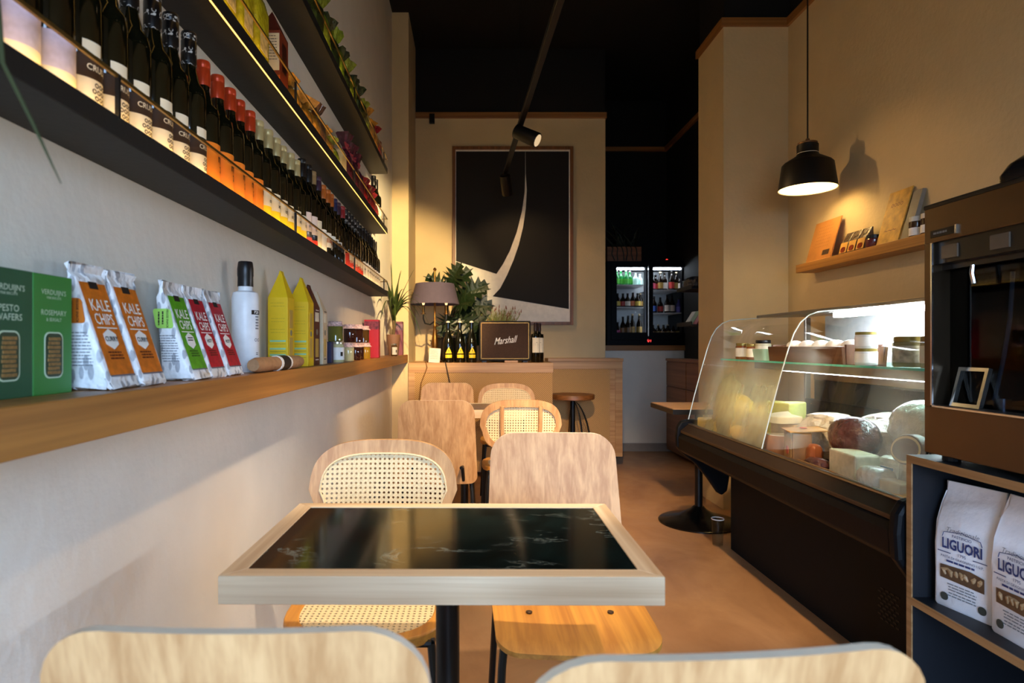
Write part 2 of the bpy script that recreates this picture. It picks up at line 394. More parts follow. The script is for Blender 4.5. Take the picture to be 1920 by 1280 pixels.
# ---------------------------------------------------------------- suspended light track
M_TRACK = mat('track_black', '#171412', .4, .4)
ta, tb = Vector((.277, 5.3, 2.58)), Vector((.43, 1.0, 2.58))
TD = tb-ta; d = TD; L_ = d.length; TL = L_; ang = math.atan2(-d.x, d.y) if False else math.atan2(d.y, d.x)
tr = thing('light_track', 'black suspended light track hanging under the dark ceiling', 'light track', ta, ang)
MB().box(0, L_, -.017, .017, -.016, .016).build('rail', M_TRACK, tr, bevel=.003)
MB().box(-.012, 0, -.018, .018, -.018, .018).build('end_cap', mat('track_cap', '#5a5048', .4, .6), tr)
MB().box(1.15, 1.19, -.019, .019, -.019, .019).build('joint', mat('track_cap', ''), tr)
for s in (1.15, 3.4): MB().tube([(s, 0, .016), (s, 0, ZC-2.58)], .0018, 5).build('wire', M_TRACK, tr)
def spot_head(s, aim, label, e, angle=55, col=WARM2, size=.03):
    p = ta+TD*(s/TL)+Vector((0, 0, -.016)); piv = p+Vector((0, 0, -.055))
    t = thing('track_spotlight', label, 'spotlight', p)
    q = (Vector(aim)-piv).normalized()
    MB().tube([(0, 0, .0), (0, 0, -.055)], .009, 8).build('stem', M_TRACK, t)
    c0 = Vector((0, 0, -.055)); 
    MB().tube([c0-q*.045, c0-q*.04, c0+q*.125, c0+q*.13], [.034, .046, .05, .047], 16).build('barrel', M_TRACK, t, smooth=True)
    MB().tube([c0+q*.1301, c0+q*.132], [.04, .04], 14).build('lens', emit('spot_lens', '#ffd9a0', .5), t)
    lamp('SPOT', 'spot_beam', piv+q*.14, aim, e, col, size, angle, .6)
    return t
# ---------------------------------------------------------------- chairs
M_PLYZ = wood('ply_z', '#d6ab78', '#b38556', 'z', 11, rough=.5)
M_PLYY = wood('ply_y', '#d8993f', '#b3752c', 'y', 9, rough=.45)
M_PLYEDGE = mat('ply_edge', '#e8d9c2', .6)
def cane_mat():
    m = mat('cane', '#f0dcae', .6, var=.12, vscale=220, bump=.3, bscale=350); return m
M_CANE = cane_mat()
def rounded_rows(h, wtop, wbot, rt, rb, n=7):
    ts = [0]
    rows = []
    def base(t): return (wbot+(wtop-wbot)*t/h)/2
    zs = [rb*(1-math.cos(R(90)*k/n)) for k in range(n+1)]+[rb+(h-rb-rt)*k/5 for k in range(1, 5)]+[h-rt+rt*math.sin(R(90)*k/n) for k in range(n+1)]
    for t in zs:
        w = base(t)
        if t < rb: w -= rb-math.sqrt(max(0, rb*rb-(rb-t)**2))
        if t > h-rt: w -= rt-math.sqrt(max(0, rt*rt-(t-h+rt)**2))
        rows.append((t, -w, w))
    return rows
def frame_tubes(t, w=.17, back_top=.74):
    for s in (-1, 1):
        MB().tube([(s*.165, .16, .43), (s*.172, .185, .38), (s*.19, .21, 0)], .0095, 8).build('leg', M_BLACKMETAL, t, smooth=True)
        MB().tube([(s*.165, -.14, .43), (s*.172, -.165, .38), (s*.19, -.21, 0)], .0095, 8).build('leg', M_BLACKMETAL, t, smooth=True)
    MB().tube([(-.165, .16, .432), (.165, .16, .432)], .009, 8).tube([(-.165, -.14, .432), (.165, -.14, .432)], .009, 8).tube([(-.165, .16, .432), (-.165, -.14, .432)], .009, 8).tube([(.165, .16, .432), (.165, -.14, .432)], .009, 8).build('seat_frame', M_BLACKMETAL, t)
    for s in (-1, 1):
        MB().tube([(s*.13, -.14, .432), (s*.13, -.19, .45), (s*.125, -.213, .52), (s*.12, -.245, back_top-.05)], .009, 8).build('back_support', M_BLACKMETAL, t, smooth=True)
# chair local frame: sitter faces +y, back at -y
def back_fn(z0, lean=.16, y0=-.185, k=.45):
    return lambda x, t, o: (x, y0-lean*t+k*x*x-o, z0+t)
def make_ply_chair(label):
    t = thing('plywood_chair', label, 'chair')
    frame_tubes(t, back_top=.57)
    rows = rounded_rows(.42, .365, .40, .065, .04)
    MB().plate(rows, 14, back_fn(.43, lean=.2), .012, edge=1).build('backrest', [M_PLYZ, M_PLYEDGE], t, smooth=True)
    rs = rounded_rows(.43, .37, .39, .05, .06)
    MB().plate(rs, 12, lambda x, u, o: (x, -.185+u, .442+o+.010*(x/.19)**2-.014*max(0, (u-.33)/.1)**2), .011).build('seat', M_PLYY, t, smooth=True)
    for sx in (-.1, .1):
        MB().lathe([(.008, 0), (.008, .003), (.005, .004), (0, .004)], 10, (sx, .07, .457)).build('bolt', mat('bolt_dark', '#4a3a2c', .4, .6), t)
    return t
def cane_sheet(rows_fn, x0, x1, t0, t1, fn, pitch=.0137, hole=.0036, th=.002, keep=lambda x, t: True):
    mb = MB(); nx = int((x1-x0)/pitch); nt = int((t1-t0)/pitch)
    ox = (x0+x1)/2-nx*pitch/2; ot = (t0+t1)/2-nt*pitch/2; h = pitch/2
    for i in range(nx):
        for j in range(nt):
            cx, ct = ox+(i+.5)*pitch, ot+(j+.5)*pitch
            if not keep(cx, ct): continue
            outer = [(h, 0), (h, h), (0, h), (-h, h), (-h, 0), (-h, -h), (0, -h), (h, -h)]
            vs = []
            for o in (0, th):
                vs += [fn(cx+a, ct+b, o) for a, b in outer]
                vs += [fn(cx+hole*math.cos(R(45*k)), ct+hole*math.sin(R(45*k)), o) for k in range(8)]
            fs = []
            for k in range(8):
                k2 = (k+1) % 8
                fs += [(k, k2, 8+k2, 8+k), (16+k, 24+k, 24+k2, 16+k2), (8+k, 8+k2, 24+k2, 24+k)]
            mb.add(vs, fs)
    return mb
def sup(x, a, n):    # superellipse half height
    return max(0, 1-abs(x/a)**n)**(1/n)
def make_cane_chair(label):
    t = thing('cane_chair', label, 'chair')
    frame_tubes(t, back_top=.66)
    # oval back frame: outer outline minus inner outline as a ring
    a, b, zc = .215, .138, .695
    fn = back_fn(0, lean=0, y0=0)
    def bf(x, tt, o):
        return (x, -.215-.16*(tt-.555)+.5*x*x-o, tt)
    def outline(a, b, n, m=56, dz=0):
        pts = []
        for k in range(m):
            q = 2*math.pi*k/m; c_, s_ = math.cos(q), math.sin(q)
            x = a*math.copysign(abs(c_)**(2/n), c_); z = b*math.copysign(abs(s_)**(2/n), s_)
            x *= 1-.10*((z/b)*.5-.5)*-1 if z < 0 else 1-.06*(z/b)
            pts.append((x, zc+dz+z))
        return pts
    N = 56; o_ = outline(a, b, 3.2, N); i_ = outline(a-.03, b-.034, 3.2, N, -.004)
    vs = []; fs = []
    for off in (0, .018):
        vs += [bf(x, z, off) for x, z in o_]+[bf(x, z, off) for x, z in i_]
    for k in range(N):
        k2 = (k+1) % N
        fs += [(k, k2, N+k2, N+k), (2*N+k, 3*N+k, 3*N+k2, 2*N+k2), (k, 2*N+k, 2*N+k2, k2), (N+k, N+k2, 3*N+k2, 3*N+k)]
    MB().add(vs, fs).build('back_frame', M_PLYZ, t, smooth=True, fix=True)
    ia, ib = a-.026, b-.03
    kp = lambda x, z: abs(x/ia)**3.2+abs((z-zc+.004)/ib)**3.2 < .97
    cane_sheet(None, -ia, ia, zc-ib, zc+ib, lambda x, z, o: bf(x, z, o+.004), keep=kp).build('back_cane', M_CANE, t)
    rim = [Vector(bf(x, z, -.001)) for x, z in outline(a-.031, b-.035, 3.2, N, -.004)]
    MB().tube(rim, .003, 5, closed=True).build('cane_edging', M_CANE, t)
    for s in (-1, 1):
        MB().tube([bf(s*.095, .575, .024), bf(s*.1, .69, .024), bf(s*.1, .80, .02)], .011, 8).build('back_brace', M_PLYZ, t, smooth=True)
    # round seat with cane inset
    def so(r, n, m=48): 
        pts = []
        for k in range(m):
            q = 2*math.pi*k/m; c_, s_ = math.cos(q), math.sin(q)
            pts.append((r*math.copysign(abs(c_)**(2/n), c_), .01+r*math.copysign(abs(s_)**(2/n), s_)))
        return pts
    N = 48; o_ = so(.2, 2.7); i_ = so(.165, 2.7); vs = []; fs = []
    for z in (.432, .458): vs += [(x, y, z) for x, y in o_]+[(x, y, z) for x, y in i_]
    for k in range(N):
        k2 = (k+1) % N
        fs += [(k, N+k, N+k2, k2), (2*N+k, 2*N+k2, 3*N+k2, 3*N+k), (k, k2, 2*N+k2, 2*N+k), (N+k, 3*N+k, 3*N+k2, N+k2)]
    MB().add(vs, fs).build('seat_frame_wood', M_PLYY, t, smooth=True, bevel=.004, fix=True)
    kp = lambda x, y: abs(x/.17)**2.7+abs((y-.01)/.17)**2.7 < .98
    cane_sheet(None, -.17, .17, -.16, .18, lambda x, y, o: (x, y, .4555-o), keep=kp).build('seat_cane', M_CANE, t)
    return t
PI = math.pi
ply = make_ply_chair('plywood chair with its back to the viewer at the lower left corner')
ply.location = (-.225, .835, 0)
dup(ply, (.204, .79, 0), R(5), 'plywood chair with its back to the viewer at the lower right edge')
dup(ply, (.240, 1.575, 0), PI, 'pale plywood chair facing the viewer across the marble-topped table')
dup(ply, (-.172, 3.22, 0), 0, 'plywood chair with its back turned, beside the wall in the second row')
dup(ply, (-.175, 4.1, 0), PI, 'plywood chair facing the viewer, farthest back, before the straw-fronted counter')
cane = make_cane_chair('cane-backed chair facing the viewer across the marble-topped table')
cane.location = (-.258, 1.56, 0); cane.rotation_euler = (0, 0, PI)
dup(cane, (.256, 3.45, 0), 0, 'cane-backed chair seen from behind showing two wooden braces')
dup(cane, (.258, 4.35, 0), PI, 'cane-backed chair facing the viewer, farthest back, before the counter')

# ---------------------------------------------------------------- tables
def marble_mat():
    m = bpy.data.materials.new('green_marble'); m.use_nodes = True; nt = m.node_tree; b = nt.nodes['Principled BSDF']; L = nt.links
    tc = nt.nodes.new('ShaderNodeTexCoord')
    n = nt.nodes.new('ShaderNodeTexNoise'); n.inputs['Scale'].default_value = 5; n.inputs['Detail'].default_value = 7; n.inputs['Distortion'].default_value = 1.2
    L.new(tc.outputs['Object'], n.inputs['Vector'])
    r = nt.nodes.new('ShaderNodeValToRGB'); e = r.color_ramp.elements
    e[0].position = .35; e[0].color = lin('#060a09')+(1,); e[1].position = .75; e[1].color = lin('#142524')+(1,)
    L.new(n.outputs['Fac'], r.inputs[0])
    mp = nt.nodes.new('ShaderNodeMapping'); mp.inputs['Scale'].default_value = (1, 2.2, 1); L.new(tc.outputs['Object'], mp.inputs[0])
    n2 = nt.nodes.new('ShaderNodeTexNoise'); n2.inputs['Scale'].default_value = 2.6; n2.inputs['Detail'].default_value = 9; n2.inputs['Roughness'].default_value = .62; n2.inputs['Distortion'].default_value = 2.0
    L.new(mp.outputs[0], n2.inputs['Vector'])
    # vein: thin band around .5
    s = nt.nodes.new('ShaderNodeMath'); s.operation = 'SUBTRACT'; s.inputs[1].default_value = .5; L.new(n2.outputs['Fac'], s.inputs[0])
    ab = nt.nodes.new('ShaderNodeMath'); ab.operation = 'ABSOLUTE'; L.new(s.outputs[0], ab.inputs[0])
    mr = nt.nodes.new('ShaderNodeMapRange'); mr.inputs[1].default_value = 0; mr.inputs[2].default_value = .014; mr.inputs[3].default_value = 1; mr.inputs[4].default_value = 0; L.new(ab.outputs[0], mr.inputs[0])
    n3 = nt.nodes.new('ShaderNodeTexNoise'); n3.inputs['Scale'].default_value = 7; L.new(tc.outputs['Object'], n3.inputs['Vector'])
    mr3 = nt.nodes.new('ShaderNodeMapRange'); mr3.inputs[1].default_value = .52; mr3.inputs[2].default_value = .72; mr3.inputs[3].default_value = 0; mr3.inputs[4].default_value = .75; L.new(n3.outputs['Fac'], mr3.inputs[0])
    mu = nt.nodes.new('ShaderNodeMath'); mu.operation = 'MULTIPLY'; L.new(mr.outputs[0], mu.inputs[0]); L.new(mr3.outputs[0], mu.inputs[1])
    mx = nt.nodes.new('ShaderNodeMixRGB'); mx.inputs[2].default_value = lin('#9fb0a8')+(1,); L.new(mu.outputs[0], mx.inputs[0]); L.new(r.outputs[0], mx.inputs[1])
    L.new(mx.outputs[0], b.inputs['Base Color']); b.inputs['Roughness'].default_value = .1
    return m
M_MARBLE = marble_mat()
M_FRAMEX = wood('table_ash_x', '#e6d0ae', '#c6a67e', 'x', 11)
M_FRAMEY = wood('table_ash_y', '#e6d0ae', '#c6a67e', 'y', 11)
def make_table(name, label, w, dd, h, top, loc, rz=0, fr_=.12):
    t = thing(name, label, 'table', loc, rz); e = .034; th = .045
    if top:
        MB().box(-w/2+e, w/2-e, -dd/2+e, dd/2-e, h-.03, h-.0015).build('marble_inset', M_MARBLE, t)
        k = .0
        for s in (-1, 1):
            MB().prism([(-w/2, s*dd/2), (w/2, s*dd/2), (w/2-e, s*(dd/2-e)), (-w/2+e, s*(dd/2-e))], h-th, h, lambda u, v, q: (u, v, q)).build('frame_rail', M_FRAMEX, t, bevel=.0012, fix=True)
            MB().prism([(s*w/2, -dd/2), (s*w/2, dd/2), (s*(w/2-e), dd/2-e), (s*(w/2-e), -dd/2+e)], h-th, h, lambda u, v, q: (u, v, q)).build('frame_rail', M_FRAMEY, t, bevel=.0012, fix=True)
    else:
        MB().box(-w/2, w/2, -dd/2, dd/2, h-th, h).build('table_top', M_FRAMEX, t, bevel=.002)
    MB().lathe([(.023, .025), (.023, h-.05)], 20).build('column', M_BLACKMETAL, t, smooth=True)
    MB().lathe([(.1, h-.055), (.1, h-.0451)], 20).build('mounting_plate', M_BLACKMETAL, t)
    MB().lathe([(fr_, 0), (fr_, .008), (.06, .02), (.03, .05)], 32).build('foot', M_BLACKMETAL, t, smooth=True)
    return t
make_table('marble_table', 'wood-framed dark green marble table in the foreground', .70, .448, .75, True, (-.047, 1.183, 0), R(-.4))
make_table('dining_table', 'wood-topped table mostly hidden behind the second row of chairs', .70, .448, .75, True, (-.045, 3.68, 0), 0, .09)
# small bar table at the end of the display case
t = thing('side_table', 'small square table with dark edge at the end of the display case', 'table', (1.43, 3.87, 0))
MB().box(-.24, .24, -.24, .22, .705, .735).build('table_top', mat('dark_edge', '#171310', .35), t, bevel=.002)
MB().box(-.235, .235, -.235, .215, .735, .738).build('wood_surface', M_OAKX, t)
MB().lathe([(.024, .05), (.024, .705)], 20).build('column', M_BLACKMETAL, t, smooth=True)
MB().lathe([(.245, 0), (.245, .008), (.235, .016), (.12, .045), (.05, .085), (.03, .105)], 40).build('foot', mat('foot_gloss', '#1c1815', .22, .5), t, smooth=True)
# stool
t = thing('stool', 'round wooden stool with black post standing against the right straw panel', 'stool', (.885, 5.39, 0))
MB().lathe([(.175, .645), (.19, .65), (.19, .685), (.187, .69), (0, .69)], 36).build('seat', wood('stool_wood', '#8f5a2c', '#6f421d', 'x', 9), t, smooth=True)
MB().lathe([(.022, .02), (.022, .645)], 14).build('post', M_BLACKMETAL, t, smooth=True)
MB().lathe([(.17, 0), (.17, .01), (.05, .025), (.02, .04)], 30).build('foot', M_BLACKMETAL, t, smooth=True)
for k in range(5):
    a = R(-60+k*38); q = .10+.02*k
    pth = [(.03*math.cos(a), .03*math.sin(a), .62)]
    for j in range(1, 9):
        u = j/8; pth.append(((.03+q*math.sin(u*PI*.55)*1.05)*math.cos(a), (.03+q*math.sin(u*PI*.55))*math.sin(a)*.9, .62-.5*u**1.4))
    MB().tube(pth, .004, 6).build('cable', M_BLACKMETAL, t, smooth=True)
# ---------------------------------------------------------------- bottles on the lowest lit shelf
BX, BZ = -.620, SH['lowest']+STH
M_GLASSDK = mat('bottle_glass_dark', '#080904', .07, var=.1, coat=.3)
M_GLASSOL = mat('bottle_glass_olive', '#0f0f06', .07, var=.1, coat=.3)
M_CREAM = mat('label_cream', '#f0e6cc', .6); M_WHITE = mat('label_white', '#f1efe9', .55); M_INKD = mat('print_dark', '#231a14', .6)
def ring_cap_mat():
    m = bpy.data.materials.new('cap_rings'); m.use_nodes = True; nt = m.node_tree; b = nt.nodes['Principled BSDF']; L = nt.links
    tc = nt.nodes.new('ShaderNodeTexCoord'); v = nt.nodes.new('ShaderNodeTexVoronoi'); v.inputs['Scale'].default_value = 120
    L.new(tc.outputs['Object'], v.inputs['Vector'])
    r = nt.nodes.new('ShaderNodeValToRGB'); e = r.color_ramp.elements
    e[0].position = .36; e[0].color = (0, 0, 0, 1); e[1].position = .40; e[1].color = (1, 1, 1, 1)
    x = e.new(.5); x.color = (1, 1, 1, 1); x = e.new(.54); x.color = (0, 0, 0, 1)
    L.new(v.outputs['Distance'], r.inputs[0])
    sx = nt.nodes.new('ShaderNodeSeparateXYZ'); L.new(tc.outputs['Object'], sx.inputs[0])
    w = nt.nodes.new('ShaderNodeMath'); w.operation = 'SINE'; mm = nt.nodes.new('ShaderNodeMath'); mm.operation = 'MULTIPLY'; mm.inputs[1].default_value = 210
    L.new(sx.outputs[2], mm.inputs[0]); L.new(mm.outputs[0], w.inputs[0])
    g = nt.nodes.new('ShaderNodeMath'); g.operation = 'GREATER_THAN'; g.inputs[1].default_value = .25; L.new(w.outputs[0], g.inputs[0])
    mu = nt.nodes.new('ShaderNodeMath'); mu.operation = 'MULTIPLY'; L.new(r.outputs[0], mu.inputs[0]); L.new(g.outputs[0], mu.inputs[1])
    mx = nt.nodes.new('ShaderNodeMixRGB'); mx.inputs[1].default_value = lin('#0c0c0e')+(1,); mx.inputs[2].default_value = lin('#c9c6c0')+(1,)
    L.new(mu.outputs[0], mx.inputs[0]); L.new(mx.outputs[0], b.inputs['Base Color']); b.inputs['Roughness'].default_value = .3
    MATS['cap_rings'] = m; return m
M_CAPRING = ring_cap_mat()
def wrap(rad, a0, z0): return lambda u, v: (rad*math.cos(a0+u/rad), rad*math.sin(a0+u/rad), z0+v)
def bottle_mesh(h, r, neck=.0145, shoulder=.55, cap=.055, seg=18):
    zs = h*shoulder; zn = h*.74
    prof = [(r*.9, 0), (r, .006), (r, zs), (r*.93, zs+.02), (r*.66, zs+(zn-zs)*.55), (neck*1.1, zn), (neck, zn+.01), (neck, h-.004)]
    return prof
def make_bottle(name, h, r, glassm, capm, cap, labels, prints=(), shoulder=.55):
    """labels: (z0,z1,a0,half angle,material); prints: (string,size,z,angle,material)"""
    t = thing(name, 'x', 'bottle')
    MB().lathe(bottle_mesh(h, r, shoulder=shoulder), 18).build('body', glassm, t, smooth=True)
    MB().lathe([(.0158, h-cap), (.0162, h-cap+.004), (.0162, h-.018), (.0155, h-.017), (.0155, h-.015), (.0162, h-.014), (.0162, h-.002), (.015, h+.001), (0, h+.001)], 16).build('cap', capm, t, smooth=True)
    for z0, z1, a, ha, m in labels:
        MB().lathe([(r+.0006, z0), (r+.0006, z1)], 14, a0=a-ha, a1=a+ha).build('label', m, t, smooth=True)
    for s, sz, z, a, m in prints: text(s, sz, m, t, wrap(r+.001, a, z), bold=.015)
    return t
M_BROWNL = mat('label_brown', '#3b2a1d', .6); M_ORANGEL = mat('label_orange', '#f0871f', .55); M_ORANGEC = mat('cap_orange', '#c9421c', .3, .3)
M_CREAMC = mat('cap_cream', '#cdbb84', .35, .3); M_YELL = mat('label_yellow', '#f1d21c', .55); M_BLACKC = mat('cap_black', '#131214', .35)
M_LILAC = mat('label_lilac', '#cfc6e0', .6, var=.22, vscale=38); M_PINKL = mat('label_pink', '#eedcd2', .6); M_REDL = mat('label_red', '#c9372b', .55)
M_PURC = mat('cap_purple', '#3d2438', .35); M_BLUEC = mat('cap_blue', '#262a52', .35); M_REDC = mat('cap_red', '#8e2226', .35); M_ORC2 = mat('cap_copper', '#c06a2a', .35, .3); M_TANC = mat('cap_tan', '#a0855a', .4)
M_GREYL = mat('label_grey', '#6b6459', .6)
aL = R(-8)
kinds = [
 ('wine_bottle', 'lilac', 3, .315, dict(r=.0368, glassm=M_GLASSDK, capm=M_BLACKC, cap=.06, labels=[(.030, .082, aL, 1.25, M_LILAC), (.008, .030, aL, 1.25, M_CREAM)]), 'dark wine bottle with lilac landscape label', .741),
 ('wine_bottle', 'crudo', 6, .318, dict(r=.0355, glassm=M_GLASSOL, capm=M_CAPRING, cap=.072, labels=[(.008, .05, aL, 1.2, M_CREAM), (.05, .085, aL, 1.2, M_BROWNL), (.088, .108, aL-.2, .45, M_CREAM)], prints=[('CRUDO', .0135, .067, R(2), M_CREAM), ('ooo', .016, .043, R(5), M_BROWNL), ('oooo', .016, .033, R(5), M_BROWNL), ('ooo', .016, .023, R(5), M_BROWNL)]), 'dark wine bottle with ringed cap and grape label', .965),
 ('wine_bottle', 'orange', 5, .288, dict(r=.0365, glassm=M_GLASSOL, capm=M_ORANGEC, cap=.056, labels=[(.008, .098, aL, 1.2, M_ORANGEL)], prints=[('ma', .026, .066, R(18), M_BROWNL), ('22', .02, .042, R(22), M_BROWNL)]), 'wine bottle with red-orange cap and orange label', 1.412),
 ('wine_bottle', 'yellow', 6, .288, dict(r=.0365, glassm=M_GLASSOL, capm=M_CREAMC, cap=.056, labels=[(.008, .04, aL, 1.2, M_YELL), (.04, .092, aL, 1.2, M_CREAM)], prints=[('=O=', .02, .055, R(15), M_INKD), ('oo', .01, .03, R(15), M_CREAM)]), 'wine bottle with cream cap and yellow label', 1.785),
 ('wine_bottle', 'pink', 2, .315, dict(r=.036, glassm=M_GLASSDK, capm=M_BLACKC, cap=.065, labels=[(.05, .12, aL-.4, .5, M_PINKL), (.008, .03, aL, 1.0, M_REDL)], prints=[('III', .014, .07, R(-20), M_INKD)]), 'dark wine bottle with narrow pale pink label', 2.235),
 ('wine_bottle', 'tan', 1, .312, dict(r=.036, glassm=M_GLASSDK, capm=M_TANC, cap=.05, labels=[(.008, .12, aL, 1.2, M_CREAM)]), 'wine bottle with tan cap and tall plain cream label', 2.385),
 ('wine_bottle', 'purple', 1, .312, dict(r=.036, glassm=M_GLASSDK, capm=M_PURC, cap=.055, labels=[(.01, .10, aL, 1.1, M_WHITE)]), 'wine bottle with dark purple cap beside the tan-capped one', 2.46),
 ('wine_bottle', 'copper', 3, .298, dict(r=.036, glassm=M_GLASSDK, capm=M_ORC2, cap=.055, labels=[(.04, .10, aL, 1.1, M_WHITE), (.06, .078, aL, .9, M_ORC2)]), 'wine bottle with copper cap and white and orange label', 2.535),
 ('wine_bottle', 'blue', 1, .296, dict(r=.036, glassm=M_GLASSDK, capm=M_BLUEC, cap=.055, labels=[(.02, .10, aL, 1.1, M_WHITE)]), 'wine bottle with navy blue cap right of the copper-capped three', 2.76),
 ('wine_bottle', 'violet', 1, .296, dict(r=.036, glassm=M_GLASSDK, capm=M_PURC, cap=.055, labels=[(.01, .075, aL, 1.1, M_PINKL)]), 'wine bottle with violet cap between the navy and red caps', 2.835),
 ('wine_bottle', 'red', 1, .296, dict(r=.036, glassm=M_GLASSDK, capm=M_REDC, cap=.055, labels=[(.01, .075, aL, 1.1, M_REDL)]), 'wine bottle with dark red cap and red label', 2.91),
 ('wine_bottle', 'silver', 5, .300, dict(r=.036, glassm=M_GLASSDK, capm=M_CAPRING, cap=.07, labels=[(.01, .05, aL, 1.1, M_REDL), (.05, .08, aL, 1.1, M_CREAM)], prints=[('oxo', .022, .045, aL, M_CREAM)]), 'dark wine bottle with silver-patterned cap and red label', 2.985),
 ('wine_bottle', 'black', 8, .300, dict(r=.036, glassm=M_GLASSDK, capm=M_BLACKC, cap=.06, labels=[(.012, .10, aL, 1.1, M_WHITE)], prints=[('oxo', .02, .06, aL, M_INKD)]), 'black wine bottle with white label at the far end', 3.385),
]
for nm, kd, n, h, kw, lab, y0 in kinds:
    pr = make_bottle(nm, h, **kw); grp = lab+'s'
    for j in range(n):
        l = lab if n == 1 else '%s, %s of %s from the left' % (lab, ORD[j], NUM[n])
        o = pr if j == 0 else dup(pr, (0, 0, 0))
        o.location = (BX+rnd.uniform(-.003, .003), y0+j*.0752, BZ); o['label'] = l; o['group'] = lab.replace('bottle', 'bottles', 1)
        o.rotation_euler = (0, 0, rnd.uniform(-.12, .12))
# three small dark jars standing in front
for j in range(3):
    t = thing('small_bottle', 'small black capped bottle before the wine bottles, %s of three' % ORD[j], 'bottle', (-.576, 2.58+j*.07, BZ), 0, 'small black bottles on the lowest shelf')
    MB().lathe([(.012, 0), (.0125, .002), (.0125, .04), (.008, .05), (.008, .055)], 12).build('body', M_GLASSDK, t, smooth=True)
    MB().lathe([(.0105, .05), (.0105, .078), (0, .079)], 12).build('cap', M_BLACKC, t, smooth=True)

# ---------------------------------------------------------------- packaging helpers
def ring(w, d, r, n=4): return rrect(w, d, r, n)
def loft(mb, secs, cap=True, mi=0):
    n = len(secs[0]); vs = [p for s in secs for p in s]; fs = []
    for i in range(len(secs)-1):
        for k in range(n):
            k2 = (k+1) % n; fs.append((i*n+k, i*n+k2, (i+1)*n+k2, (i+1)*n+k))
    if cap: fs += [tuple(range(n-1, -1, -1)), tuple((len(secs)-1)*n+k for k in range(n))]
    return mb.add(vs, fs, mi)
def leaf_print():
    if 'kale_paper' in MATS: return MATS['kale_paper']
    m = bpy.data.materials.new('kale_paper'); m.use_nodes = True; nt = m.node_tree; b = nt.nodes['Principled BSDF']; L = nt.links
    tc = nt.nodes.new('ShaderNodeTexCoord'); mp = nt.nodes.new('ShaderNodeMapping'); mp.inputs['Scale'].default_value = (75, 75, 28); mp.inputs['Rotation'].default_value = (R(35), 0, 0)
    L.new(tc.outputs['Object'], mp.inputs[0]); v = nt.nodes.new('ShaderNodeTexVoronoi'); v.inputs['Scale'].default_value = 1; L.new(mp.outputs[0], v.inputs['Vector'])
    r = nt.nodes.new('ShaderNodeValToRGB'); e = r.color_ramp.elements; e[0].position = .34; e[0].color = lin('#b3b6bc')+(1,); e[1].position = .4; e[1].color = lin('#f2f4f6')+(1,)
    L.new(v.outputs['Distance'], r.inputs[0]); L.new(r.outputs[0], b.inputs['Base Color']); b.inputs['Roughness'].default_value = .35
    n = nt.nodes.new('ShaderNodeTexNoise'); n.inputs['Scale'].default_value = 40; L.new(tc.outputs['Object'], n.inputs['Vector'])
    bp = nt.nodes.new('ShaderNodeBump'); bp.inputs['Strength'].default_value = .9; bp.inputs['Distance'].default_value = .01; L.new(n.outputs['Fac'], bp.inputs['Height']); L.new(bp.outputs[0], b.inputs['Normal'])
    MATS['kale_paper'] = m; return m
M_KALE = leaf_print()
